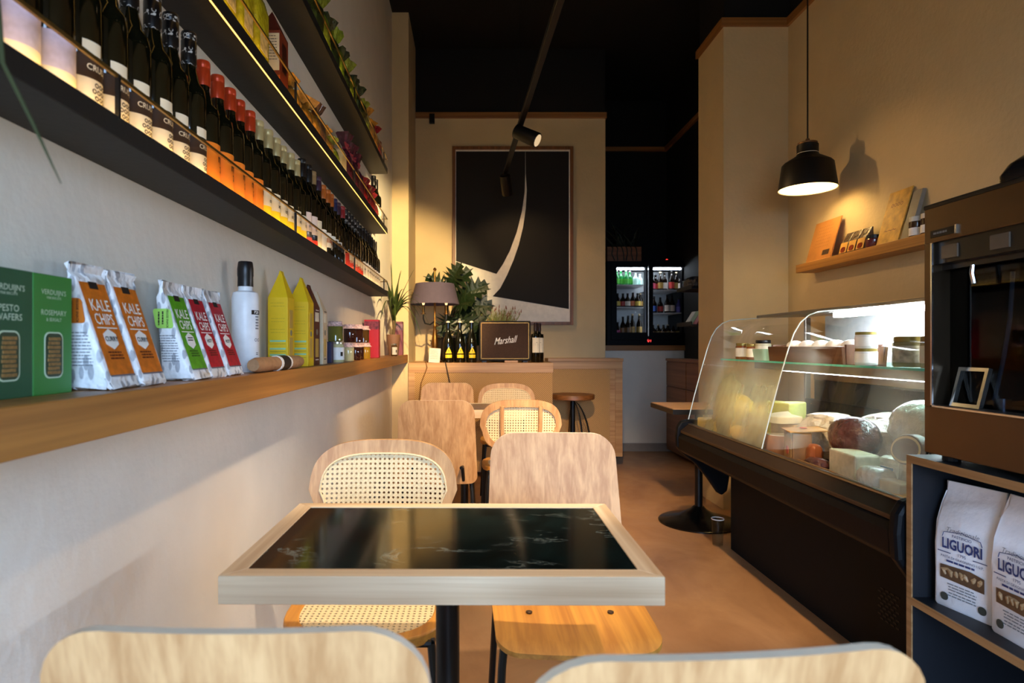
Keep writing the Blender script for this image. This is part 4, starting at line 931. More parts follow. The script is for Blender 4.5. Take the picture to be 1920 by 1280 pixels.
for j in range(3):
    o = pr if j == 0 else dup(pr, (0, 0, 0)); o.location = (-.208+j*.1015, 5.33, CZ); o['label'] = 'dark bottle with yellow triangle label on counter, %s of three' % ORD[j]; o['group'] = 'yellow triangle bottles on the counter'
# loudspeaker
t = thing('loudspeaker', 'brown Marshall loudspeaker on the counter under the picture'.replace('Marshall ', ''), 'loudspeaker', (.288, 5.36, CZ))
MB().box(-.225, .225, 0, .2, .012, .362).build('cabinet', mat('speaker_vinyl', '#17120f', .6, bump=.3, bscale=400), t, bevel=.008)
MB().box(-.205, .205, -.004, .001, .035, .342).build('grille', mat('speaker_cloth', '#3f2a1d', .8, var=.25, vscale=160), t)
MB().box(-.21, .21, -.006, .001, .342, .347).box(-.21, .21, -.006, .001, .03, .035).box(-.21, -.205, -.006, .001, .03, .347).box(.205, .21, -.006, .001, .03, .347).build('piping', M_BRASS, t)
text('Marshall', .085, M_WHITE, t, lambda u, v: (u, -.0055, .19+v+u*.12), bold=.004, shear=.4, sx=.68, name='logo')
for sx in (-.18, .18): MB().box(sx-.02, sx+.02, .03, .17, 0, .013).build('foot', M_BLACKMETAL, t)
tag(MB().box(.28, .395, 5.27, 5.30, CZ, CZ+.018).build('wooden_tag', M_OAKX, bevel=.002), 'small pale wooden block in front of the loudspeaker', 'wood block')
for j in range(2):
    o = make_bottle('wine_bottle', .345, .040, M_GLASSDK, mat('cap_wine', '#2c1418', .4), .07, [(.085, .215, R(-80), 1.0, M_CREAM)], [('=', .05, .15, R(-80), M_INKD), ('..', .03, .18, R(-80), M_BROWNL)], shoulder=.66)
    o.location = (.555+.042*j, 5.36+.085*j, CZ); o['label'] = 'red wine bottle with cream label right of the loudspeaker, %s' % ('front' if j == 0 else 'rear'); o['group'] = 'wine bottles beside the loudspeaker'
# card in a stand
t = thing('price_card', 'small white card leaning at the counter edge before the lamp', 'card', (-.325, 5.25, CZ))
MB().box(-.048, .048, -.002, .002, 0, .125, M=Matrix.Translation((0, 0, .0)) @ Matrix.Rotation(R(-10), 4, 'X') @ Matrix.Rotation(R(4), 4, 'Y')).build('card', mat('card_pink', '#e3cdbf', .6), t)
MB().box(-.05, .05, -.02, .03, 0, .006).build('stand', M_CLEAR, t)
tlines(t, mat('print_grey', ''), lambda u, v: (u, -.0035+v*.17, v), [.105-k*.014 for k in range(6)], .07, .003)
# small flowering heather behind the speaker
t = thing('heather_plant', 'small pale green flowering plant behind the loudspeaker', 'plant', (.25, 5.70, CZ))
MB().lathe([(.07, 0), (.085, .17), (.08, .17), (0, .16)], 20).build('pot', mat('pot_dark', ''), t, smooth=True)
q = random.Random(3); sp = MB(); fl = MB()
for k in range(130):
    a = q.uniform(0, 2*PI); r0 = q.uniform(0, .07); r1 = r0+q.uniform(.02, .10); h = q.uniform(.34, .50)
    p0 = Vector((r0*math.cos(a), r0*math.sin(a)*.6, .16)); p1 = Vector((r1*math.cos(a)*1.5, r1*math.sin(a)*.5, h))
    sp.tube([p0, p0.lerp(p1, .55)+Vector((0, 0, .02)), p1], [.002, .004, .0015], 4)
    for j in range(5):
        c = p0.lerp(p1, .45+.11*j); sp.tube([c, c+Vector((q.uniform(-.02, .02), q.uniform(-.02, .02), .018))], [.0025, .0008], 4)
    if k % 3 == 0: fl.tube([p1, p1+Vector((q.uniform(-.006, .006), 0, .03))], [.006, .002], 5)
o = sp.build('sprigs', mat('sprig', '#8f9347', .6, var=.25), t); o['kind'] = 'stuff'
o = fl.build('flower_tips', mat('sprig_pink', '#9a6048', .6), t); o['kind'] = 'stuff'
# cables hanging down the counter front
for lab, px, x2 in (('brown lamp cable hanging down the straw counter front near the post', -.40, -.45), ('dark curved cable hanging down the straw counter front', -.235, -.155)):
    tag(MB().tube([(px, 5.26, CZ+.004), (px+.01, 5.195, CZ+.004), (px+.02, 5.188, CZ-.04), (px+(x2-px)*.6, 5.188, .80), (x2, 5.188, .62), (x2, 5.188, .25), (x2+.02, 5.17, .006)], .0045, 6).build('power_cable', mat('cable_brown' if px < -.3 else 'cable_dark', '#7a5226' if px < -.3 else '#2a1a12', .6), smooth=True), lab, 'cable')
# ---------------------------------------------------------------- refrigerated display case
CY0, CY1 = 1.665, 3.45
case = thing('display_case', 'black refrigerated display case with curved glass, full of cheeses', 'display case', (0, 0, 0))
M_CASEB = mat('case_black', '#0c0d10', .45, bump=.05, spec=.12); M_CASEG = mat('case_grey', '#14171a', .6, spec=.12); M_CASEBR = mat('case_rail', '#4d3d2f', .35, .6)
M_CASEW = mat('case_white', '#dfe2e4', .4); M_DECK = mat('case_deck', '#6e6a64', .35, .5)
def yprism(name, pts, y0, y1, m, parent=case, bevel=.003):
    return MB().prism(pts, y0, y1, lambda u, v, k: (u, k, v)).build(name, m, parent, bevel=bevel, fix=True)
yprism('base', [(1.417, .0), (1.9, 0), (1.9, .5), (1.417, .5)], 1.70, 3.36, M_CASEG)
yprism('bumper', [(1.155, .535), (1.17, .52), (1.30, .50), (1.44, .50), (1.44, .63), (1.20, .63), (1.165, .625), (1.152, .60)], CY0+.03, CY1-.02, M_CASEB, bevel=.006)
yprism('front_rail', [(1.165, .626), (1.225, .632), (1.228, .668), (1.205, .672), (1.165, .64)], CY0+.03, CY1-.02, M_CASEBR)
yprism('rail_strip', [(1.205, .672), (1.228, .668), (1.226, .682), (1.208, .682)], CY0+.03, CY1-.02, M_STEEL)
endp = [(1.145, .60), (1.15, .655), (1.17, .69), (1.21, .70), (1.9, .70), (1.9, .42), (1.45, .42), (1.43, .30), (1.40, .275), (1.375, .29), (1.32, .37), (1.25, .455), (1.17, .515), (1.148, .55)]
yprism('end_panel', endp, CY1-.02, CY1+.02, M_CASEB, bevel=.01)
yprism('end_panel', [(1.145, .60), (1.15, .655), (1.17, .69), (1.21, .70), (1.9, .70), (1.9, .3), (1.40, .3), (1.30, .36), (1.20, .46), (1.15, .53)], CY0-.01, CY0+.03, M_CASEB, bevel=.012)
yprism('underside', [(1.30, .5), (1.417, .44), (1.417, .5)], 1.70, 3.40, M_CASEBR)
yprism('deck', [(1.225, .60), (1.85, .60), (1.85, .65), (1.225, .65)], CY0+.03, CY1-.02, M_DECK)
yprism('back_panel', [(1.86, .6), (1.9, .6), (1.9, .82), (1.86, .82)], CY0+.03, CY1-.02, M_CASEB)
yprism('back_door', [(1.87, .82), (1.885, .82), (1.885, .93), (1.87, .93)], CY0+.03, CY1-.1, mat('case_dark_glass', '#040405', .5), bevel=0)
yprism('back_metal', [(1.865, .93), (1.885, .93), (1.885, 1.0), (1.865, 1.0)], CY0+.03, CY1-.1, M_STEEL)
yprism('back_upper', [(1.87, 1.0), (1.885, 1.0), (1.885, 1.27), (1.87, 1.27)], CY0+.03, 3.25, M_CASEW)
yprism('top_board', [(1.60, 1.268), (1.9, 1.275), (1.9, 1.29), (1.60, 1.283)], CY0, CY1, mat('case_top', '#8f8a82', .3, .6))
for y in (CY0+.02, CY1-.03): yprism('frame_post', [(1.86, .7), (1.89, .7), (1.89, 1.27), (1.86, 1.27)], y, y+.02, M_STEEL)
# glass shelf and its light bar
M_GREEN = mat('glass_edge', '#5fd0b4', .1, emis='#40b090', estr=.0)
gs = yprism('glass_shelf', [(1.375, 1.034), (1.80, 1.034), (1.80, 1.042), (1.375, 1.042)], CY0+.05, CY1-.06, glass('shelf_glass', '#d8f2ea'), bevel=0)
yprism('shelf_edge', [(1.3735, 1.034), (1.375, 1.034), (1.375, 1.042), (1.3735, 1.042)], CY0+.05, CY1-.06, M_GREEN, gs, bevel=0)
yprism('light_bar', [(1.56, .99), (1.62, .985), (1.62, 1.03), (1.56, 1.03)], CY0+.05, CY1-.06, mat('bar_grey', '#9c958c', .35, .5))
yprism('light_tube', [(1.57, .9855), (1.61, .9835), (1.61, .9845), (1.57, .9875)], CY0+.08, 3.1, emit('tube_white', '#eaf3ff', 20), bevel=0)
yprism('light_tube', [(1.62, 1.24), (1.66, 1.24), (1.66, 1.262), (1.62, 1.262)], CY0+.08, 2.75, emit('tube_white2', '#eaf3ff', 85), bevel=0)
# curved front panes
prof = [(1.212, .676), (1.25, .83), (1.29, .98), (1.325, 1.10), (1.348, 1.165), (1.375, 1.21), (1.41, 1.24), (1.45, 1.255), (1.52, 1.262), (1.62, 1.268)]
def pane(name, y0, y1, m):
    vs = []; fs = []
    n = len(prof)
    for y in (y0, y1): vs += [(x, y, z) for x, z in prof]
    fs = [(i, i+1, n+i+1, n+i) for i in range(n-1)]
    o = MB().add(vs, fs).build(name, m, case, smooth=True); sd = o.modifiers.new('thick', 'SOLIDIFY'); sd.thickness = .005; return o
def fogged():
    m = bpy.data.materials.new('fogged_glass'); m.use_nodes = True; nt = m.node_tree; L = nt.links
    for n in list(nt.nodes): nt.nodes.remove(n)
    o = nt.nodes.new('ShaderNodeOutputMaterial'); t = nt.nodes.new('ShaderNodeBsdfTransparent'); g = nt.nodes.new('ShaderNodeBsdfGlossy'); g.inputs['Roughness'].default_value = .03
    tl = nt.nodes.new('ShaderNodeBsdfTranslucent'); tl.inputs['Color'].default_value = (.80, .74, .45, 1); df = nt.nodes.new('ShaderNodeBsdfDiffuse'); df.inputs['Color'].default_value = (.62, .58, .38, 1)
    ad = nt.nodes.new('ShaderNodeMixShader'); ad.inputs[0].default_value = .35; L.new(tl.outputs[0], ad.inputs[1]); L.new(df.outputs[0], ad.inputs[2])
    fr = fres(nt); m1 = nt.nodes.new('ShaderNodeMixShader'); L.new(fr.outputs[0], m1.inputs[0]); L.new(t.outputs[0], m1.inputs[1]); L.new(g.outputs[0], m1.inputs[2])
    tc = nt.nodes.new('ShaderNodeTexCoord'); sx = nt.nodes.new('ShaderNodeSeparateXYZ'); L.new(tc.outputs['Object'], sx.inputs[0])
    n = nt.nodes.new('ShaderNodeTexNoise'); n.inputs['Scale'].default_value = 6; n.inputs['Detail'].default_value = 5
    mp = nt.nodes.new('ShaderNodeMapping'); mp.inputs['Scale'].default_value = (1, 1.5, 1); L.new(tc.outputs['Object'], mp.inputs[0]); L.new(mp.outputs[0], n.inputs['Vector'])
    # condensation between z .70 and 1.02, away from the far end
    a = nt.nodes.new('ShaderNodeMapRange'); a.inputs[1].default_value = 1.04; a.inputs[2].default_value = .92; L.new(sx.outputs[2], a.inputs[0])
    b = nt.nodes.new('ShaderNodeMapRange'); b.inputs[1].default_value = 3.38; b.inputs[2].default_value = 3.2; L.new(sx.outputs[1], b.inputs[0])
    mu = nt.nodes.new('ShaderNodeMath'); mu.operation = 'MULTIPLY'; L.new(a.outputs[0], mu.inputs[0]); L.new(b.outputs[0], mu.inputs[1])
    nr = nt.nodes.new('ShaderNodeMapRange'); nr.inputs[1].default_value = .3; nr.inputs[2].default_value = .7; nr.inputs[3].default_value = .2; nr.inputs[4].default_value = .6; L.new(n.outputs['Fac'], nr.inputs[0])
    mu2 = nt.nodes.new('ShaderNodeMath'); mu2.operation = 'MULTIPLY'; L.new(mu.outputs[0], mu2.inputs[0]); L.new(nr.outputs[0], mu2.inputs[1])
    m2 = nt.nodes.new('ShaderNodeMixShader'); L.new(mu2.outputs[0], m2.inputs[0]); L.new(m1.outputs[0], m2.inputs[1]); L.new(ad.outputs[0], m2.inputs[2]); L.new(m2.outputs[0], o.inputs[0])
    return m
pane('front_pane', 2.57, CY1, fogged()); pane('front_pane', CY0+.01, 2.562, M_CLEAR)
M_SEAM = mat('pane_edge', '#b9c4bd', .2)
for y in (2.566, CY1-.002): MB().tube([(x-.001, y, z) for x, z in prof], .0028, 6).build('pane_edge', M_SEAM, case, smooth=True)
MB().tube([(x-.002, CY0+.012, z) for x, z in prof], .0035, 6).build('pane_edge', mat('pane_edge_dark', '#15201c', .2), case, smooth=True)
yprism('end_pane', prof+[(1.87, 1.268), (1.87, .68)], CY1-.012, CY1-.007, M_CLEAR, bevel=0)
# vents in the base
for i in range(4):
    for j in range(9):
        MB().prism(rrect(.018, .006, .0028, 2), 1.4155, 1.4172, lambda u, v, k: (k, 2.04+i*.026+(j % 2)*.013+u, .17+j*.013+v)).build('vent_slot', mat('vent_black', '#050505', .6), case, fix=True)

DZ = .650
def cx(px, X): return F*X/(px-CXP)
M_WRAP = mat('cling_wrap', '#cfc8b6', .1, var=.15, bump=1.0, bscale=38, coat=.6); M_RINDY = mat('rind_yellow', '#e0b838', .5, var=.1, vscale=15)
M_CHEESEP = mat('cheese_pale', '#e9ddae', .5, var=.06); M_RINDG = mat('rind_grey', '#a89f8a', .7, var=.15, vscale=60); M_HAM = foil('ham', '#4f2d2b', .35)
def lump(name, label, cat, c, sx, sy, sz, m, seed=1, rough=.08, p=2.4):
    nu, nv = 32, 18; vs = []; fs = []; so_ = Vector((seed*3.7, seed*1.3, 0))
    for j in range(nv+1):
        ph = -PI/2+PI*j/nv
        for i in range(nu):
            th = 2*PI*i/nu; f = lambda v: math.copysign(abs(v)**(2/p), v)
            pn_ = Vector((math.cos(ph)*math.cos(th), math.cos(ph)*math.sin(th), math.sin(ph))); k = 1+rough*1.5*(noise.noise(pn_*2.2+so_)+.7*noise.noise(pn_*5.5+so_)*(rough > .06))
            vs.append((sx*f(math.cos(ph))*f(math.cos(th))*k, sy*f(math.cos(ph))*f(math.sin(th))*k, sz*(f(math.sin(ph))+1)))
    for j in range(nv):
        for i in range(nu): fs.append((j*nu+i, j*nu+(i+1) % nu, (j+1)*nu+(i+1) % nu, (j+1)*nu+i))
    o = MB().add(vs, fs).build(name, m, smooth=True, loc=c); return tag(o, label, cat)
def wheel(name, label, c, r, h, m_r, m_c, cut=0, a0=0, tilt=None):
    t = thing(name, label, 'cheese', c)
    a1 = a0+2*PI-cut; n = 30; poly = [(0, 0)] if cut else []
    poly += [(r*math.cos(a0+(a1-a0)*k/n), r*math.sin(a0+(a1-a0)*k/n)) for k in range(n+(1 if cut else 0))]
    mb = MB().prism(poly, 0, h, lambda u, v, k: (u, v, k)); nf = len(mb.f); mb.m = [1, 1]+[0]*(nf-2)
    if cut: mb.m[2] = 1; mb.m[-1] = 1; mb.m[0] = 0; mb.m[1] = 0
    o = mb.build('rind', [m_r, m_c], t, bevel=.004, fix=True)
    if tilt: t.rotation_euler = tilt
    return t
def block(name, label, c, sx, sy, sz, m, rz=0, bev=.006, cat='cheese', wedge=None):
    t = thing(name, label, cat, c, rz)
    if wedge is not None: MB().prism([(-sx/2, -sy/2), (sx/2, -sy/2*wedge), (sx/2, sy/2*wedge), (-sx/2, sy/2)], 0, sz, lambda u, v, k: (u, v, k)).build('block', m, t, bevel=bev, fix=True)
    else: MB().box(-sx/2, sx/2, -sy/2, sy/2, 0, sz).build('block', m, t, bevel=bev)
    return t
lump('cheese_ball', 'big round yellow cheese behind the fogged glass', 'cheese', (1.40, 3.27, DZ), .105, .105, .105, M_RINDY, 3, .02, 2.2)
wheel('half_cheese', 'yellow half cheese wheel beside the big round one', (1.45, 3.0, DZ), .10, .13, M_RINDY, M_CHEESEP, PI, R(90))
block('cheese_block', 'yellow cheese block in the front corner behind fogged glass', (1.29, 3.34, DZ), .08, .10, .07, M_RINDY, .2)
lump('cheese_lump', 'pale yellow cheese at the back of the fogged side', 'cheese', (1.62, 3.28, DZ), .12, .11, .085, mat('cheese_mid', '#d8bf62', .5), 5, .04, 2.6)
block('cheese_piece', 'pale butter-coloured cheese block at the back of the fogged side', (1.66, 2.98, DZ), .14, .12, .10, M_CHEESEP, .2)
# lying log
t = thing('cheese_log', 'yellow cylindrical cheese lying at the front rail', 'cheese', (1.285, 2.84, DZ))
MB().tube([(0, .10, .042), (0, .095, .042), (0, -.095, .042), (0, -.10, .042)], [.038, .042, .042, .038], 20).build('log', M_RINDY, t, smooth=True); MB().tube([(0, -.1005, .042), (0, -.103, .042)], [.036, .035], 20).build('cut_face', M_CHEESEP, t)
t.rotation_euler = (0, 0, R(12))
block('cheese_wedge', 'green-rinded cheese wedge behind the seam of the glass', (1.48, 2.86, DZ), .15, .15, .20, mat('cheese_green', '#c2c463', .5, var=.1), .3, wedge=.35)
block('cheese_piece', 'blue-veined cheese slab on the deck under the wedge of brie', (1.40, 2.66, DZ), .12, .17, .13, mat('cheese_tan', '#c9a868', .55, var=.15), .1)
wheel('brie', 'cream brie half lying flat on the slab, tilted to the viewer', (1.39, 2.66, DZ+.137), .095, .03, M_CHEESEP, mat('brie_white', '#f3efdf', .5), PI*.9, R(70), (R(0), R(-6), 0))
t = thing('cheese_round', 'brown wood-cased round cheese beside the kraft box', 'cheese', (1.30, 2.60, DZ)); MB().lathe([(.05, 0), (.055, .01), (.055, .075), (.05, .085), (0, .085)], 24).build('rind', mat('rind_brown', '#8a5a30', .5, var=.2), t, smooth=True); MB().lathe([(.045, .085), (.045, .088), (0, .088)], 20).build('foil_top', M_WRAP, t)
t = thing('kraft_box', 'kraft paper sleeve with two red dots wrapped round a package', 'box', (1.285, 2.42, DZ), R(-12))
MB().box(-.035, .035, -.06, .06, .0, .125).build('package', mat('pack_brown_board', '#8a6238', .6, var=.2), t, bevel=.006); kr = MATS['kraft']; krm = mat('kraft_sleeve', '#b08850', .7)
MB().box(-.037, .037, -.045, .045, -.0, .128).build('sleeve', krm, t, bevel=.002); MB().box(-.037, .10, -.065, .06, .128, .133, M=Matrix.Rotation(R(-4), 4, 'Y')).build('flap', krm, t, bevel=.001)
MB().prism(rrect(.03, .034, .0148, 5, 0, .05), -.0365, -.039, lambda u, v, k: (k, u, v)).build('red_dot', mat('dot_red', '#b8402c', .6), t, fix=True); MB().prism(rrect(.026, .026, .0128, 5, 0.02, 0), .138, .140, lambda u, v, k: (u, v, k)).build('red_dot', MATS['dot_red'], t, fix=True)
lump('wrapped_package', 'crumpled clear-wrapped package behind the kraft box', 'package', (1.46, 2.50, DZ), .09, .11, .095, M_WRAP, 11, .2, 3)
lump('wrapped_package', 'crumpled clear-wrapped package behind the cured ham', 'package', (1.48, 2.28, DZ), .09, .11, .095, M_WRAP, 12, .2, 3)
lump('wrapped_package', 'crumpled clear-wrapped package in the case back corner', 'package', (1.68, 2.40, DZ), .12, .14, .10, M_WRAP, 13, .18, 3)
lump('salmon_piece', 'orange vacuum-packed piece between kraft box and ham', 'food', (1.30, 2.33, DZ), .024, .03, .045, mat('salmon', '#8a4a24', .3), 14, .1, 3)
lump('cured_meat', 'dark red wrapped chunk below the orange piece', 'meat', (1.275, 2.265, DZ), .03, .05, .025, M_HAM, 15, .1, 2.6)
lump('cured_ham', 'purplish-brown cling-wrapped cured ham resting above the grey cheese', 'ham', (1.385, 2.22, DZ+.055), .075, .10, .075, M_HAM, 16, .05, 2.2)
block('cheese_wedge', 'grey-rinded pecorino wedge in front of the cured ham', (1.305, 2.09, DZ), .09, .17, .10, mat('pecorino', '#b5ab90', .6, var=.12, vscale=50), R(-4), wedge=.8)
t = thing('label_package', 'clear-wrapped package with blue and white label', 'package', (1.40, 2.0, DZ+.0), R(8)); MB().box(-.05, .05, -.055, .055, 0, .10).build('package', M_WRAP, t, bevel=.02); MB().box(-.053, -.0495, -.03, .03, .035, .07).build('label', M_WHITE, t); MB().box(-.0545, -.0525, -.025, .025, .048, .068).build('blue_label', mat('lab_blue', '#2a6fae', .5), t)
lump('wrapped_cheese', 'white wrapped cheese wedge with price sticker near the front rail', 'cheese', (1.275, 1.935, DZ), .04, .06, .04, M_WRAP, 18, .08, 3.2)
block('cheese_block', 'beige cheese block in the near front corner', (1.265, 1.825, DZ), .05, .085, .06, mat('cheese_beige', '#b49a6a', .6, var=.12), .05)
lump('wrapped_half_cheese', 'big white plastic-wrapped half cheese at the near end', 'cheese', (1.53, 2.05, DZ+.09), .09, .15, .095, M_WRAP, 20, .07, 2.2)
t = thing('oval_tin', 'oval black label with gold rim on a wrapped cheese', 'cheese', (1.325, 1.87, .775)); MB().prism([(.072*math.cos(a*PI/18), .046*math.sin(a*PI/18)) for a in range(36)], 0, .03, lambda u, v, k: (k, u, v+.02)).build('disc', mat('rind_dark', '#4a3222', .5), t, bevel=.003, fix=True)
MB().prism([(.066*math.cos(a*PI/18), .041*math.sin(a*PI/18)) for a in range(36)], -.001, .001, lambda u, v, k: (k, u, v+.02)).build('gold_rim', mat('gold_pale', '#d8c68a', .4), t, fix=True); MB().prism([(.058*math.cos(a*PI/18), .034*math.sin(a*PI/18)) for a in range(36)], -.0018, 0, lambda u, v, k: (k, u, v+.02)).build('dark_label', mat('lab_purple', '#3a2a34', .5, var=.4, vscale=120), t, fix=True)
t.rotation_euler = (R(-15), 0, 0)
lump('cheese_under_label', 'wrapped cheese under the oval black label', 'cheese', (1.36, 1.85, DZ), .035, .08, .065, M_WRAP, 21, .1, 3)
t = thing('wooden_tray', 'low wooden tray edge along the front of the cheeses', 'tray', (1.238, 1.72, DZ)); MB().box(0, .008, 0, .36, 0, .028).build('board', mat('traywood', '#8a6a42', .6, var=.15), t, bevel=.001); MB().box(0, .008, .365, .62, 0, .03).build('board', MATS['traywood'], t, bevel=.001)
lump('cheese_bag', 'clear bag of small white cheeses beside the blue-labelled package', 'cheese', (1.60, 2.02, DZ), .12, .15, .055, M_WRAP, 23, .15, 3)
# on the glass shelf
SZ = 1.042
def tin(label, x, y, z, r, h, mb_, ml, lab=None, nm='jar'):
    t = thing(nm, label, 'jar', (x, y, z)); MB().lathe([(r*.95, 0), (r, .003), (r, h*.8), (r*.9, h*.84)], 20).build('body', mb_, t, smooth=True)
    MB().lathe([(r*.93, h*.82), (r*.97, h*.84), (r*.97, h*.98), (r*.93, h), (0, h)], 20).build('lid', ml, t, smooth=True)
    if lab: MB().lathe([(r+.0006, h*.15), (r+.0006, h*.7)], 14, a0=R(120), a1=R(290)).build('label', lab, t, smooth=True)
    return t
M_LIDG = mat('lid_brassy', '#9a8a4a', .3, .7); M_AMBER = mat('amber_food', '#8a4a16', .15, coat=.4)
tin('jar of amber spread with white label on the glass shelf, leftmost', 1.455, 3.30, SZ, .034, .085, M_AMBER, M_LIDG, M_WHITE)
tin('slim amber jar on the glass shelf, second from the left', 1.46, 3.20, SZ, .027, .08, M_AMBER, M_LIDG, M_CREAM)
tin('cream jar with dark lid on the glass shelf behind the green tub', 1.50, 3.16, SZ, .037, .1, mat('cream_food', '#d8cfae', .3), M_BLACKC, M_CREAM)
t = thing('plastic_tub', 'pale green plastic tub on the glass shelf', 'tub', (1.42, 2.96, SZ)); loft(MB(), [[(a*k, b*k, z) for a, b in rrect(.09, .13, .02, 4)] for z, k in ((0, .85), (.055, 1), (.055, .96), (.05, .95))]).build('tub', mat('tub_green', '#a9d6c0', .35), t, smooth=True)
t = thing('bread_tray', 'brown wooden trough heaped with white eggs-like cheeses on the glass shelf'.replace('eggs-like ', 'fresh '), 'tray', (1.47, 2.58, SZ)); tw = wood('trough', '#6b4526', '#4e2f18', 'y', 8)
for s in (-1, 1): MB().box(s*.075-.006, s*.075+.006, -.285, .285, 0, .075, M=Matrix.Rotation(R(6*s), 4, 'Y')).build('side_board', tw, t, bevel=.001); MB().box(-.07, .07, s*.28-.006, s*.28+.006, 0, .075).build('end_board', tw, t, bevel=.001)
MB().box(-.07, .07, -.28, .28, 0, .01).build('bottom_board', tw, t)
q = random.Random(9)
for k in range(10): lump('fresh_cheese', 'small white fresh cheese in the wooden trough, %s from the near end' % ORD[k], 'cheese', (1.455+.025*(k % 2), 2.345+k*.052, SZ+.03), .034, .034, .032, mat('ricotta', '#f2f1ea', .5), 40+k, .05, 2.2)['group'] = 'fresh cheeses in the trough'
M_TINW = mat('tin_white', '#dfe0dc', .35)
tin('white labelled tin standing on the glass shelf, lower of two', 1.43, 2.225, SZ, .036, .06, M_TINW, M_LIDG, M_WHITE, 'tin'); tin('white labelled tin stacked on another tin on the glass shelf', 1.43, 2.225, SZ+.06, .036, .06, M_TINW, M_LIDG, M_WHITE, 'tin')
plainbox('carton', 'small yellow carton behind the stacked white tins', 1.56, 1.62, 2.2, 2.28, SZ, .08, mat('cart_y', '#c8b070', .5))
tin('small white pot on the glass shelf beside the olive jar', 1.50, 2.14, SZ, .03, .055, M_TINW, M_LIDG, None)
tin('jar with black oval print on the glass shelf, nearest the dispenser', 1.44, 2.02, SZ, .045, .10, mat('jar_olive', '#9a9468', .2, coat=.4), M_LIDG, mat('lab_print', '#cfc9b4', .5, var=.6, vscale=30))
tin('jar of pale olives hidden partly by the dispenser', 1.45, 1.91, SZ, .045, .10, mat('jar_olive2', '#b5ad7c', .2, coat=.4), M_LIDG, M_CREAM)

# clear tumbler on the floor
t = thing('drinking_glass', 'clear plastic tumbler standing on the floor by the display case', 'glass', (1.37, 3.42, 0))
MB().lathe([(.026, 0), (.028, .002), (.034, .15), (.0352, .15), (.0352, .1505), (.033, .1505), (.0268, .006), (0, .006)], 24).build('tumbler', glass('tumbler', '#eef0f0'), t, smooth=True)
MB().lathe([(.0342, .146), (.0355, .149), (.0342, .152), (.033, .149), (.0342, .146)], 24, cap=False).build('rim', mat('plastic_rim', '#f0ece6', .2), t, smooth=True)

# ---------------------------------------------------------------- rack and wine dispenser
M_PLYR = wood('rack_ply', '#a98055', '#855f38', 'y', 10); M_RACKB = mat('rack_black', '#14161c', .5)
RX, RY1, RY0 = 1.165, 1.645, .55
t = thing('rack', 'black plywood rack with wooden edges under the wine dispenser', 'rack', (RX, RY1, 0)); dx = .43; L = RY1-RY0
def bd(name, z0, z1, y0, y1, x0=0, x1=dx):
    o = MB().box(x0+.004, x1, y0, y1, z0, z1).build(name, M_RACKB, t)
    MB().box(x0, x0+.004, y0, y1, z0, z1).build('wood_edge', M_PLYR, o)
    return o
bd('top_board', .80, .82, -L, 0); bd('side_panel', 0, .80, -.018, 0); bd('side_panel', 0, .80, -L, -L+.018); bd('middle_shelf', .425, .445, -L+.018, -.018); bd('bottom_board', .05, .07, -L+.018, -.018)
MB().box(dx-.01, dx, -L+.018, -.018, .07, .80).build('back_panel', M_RACKB, t)
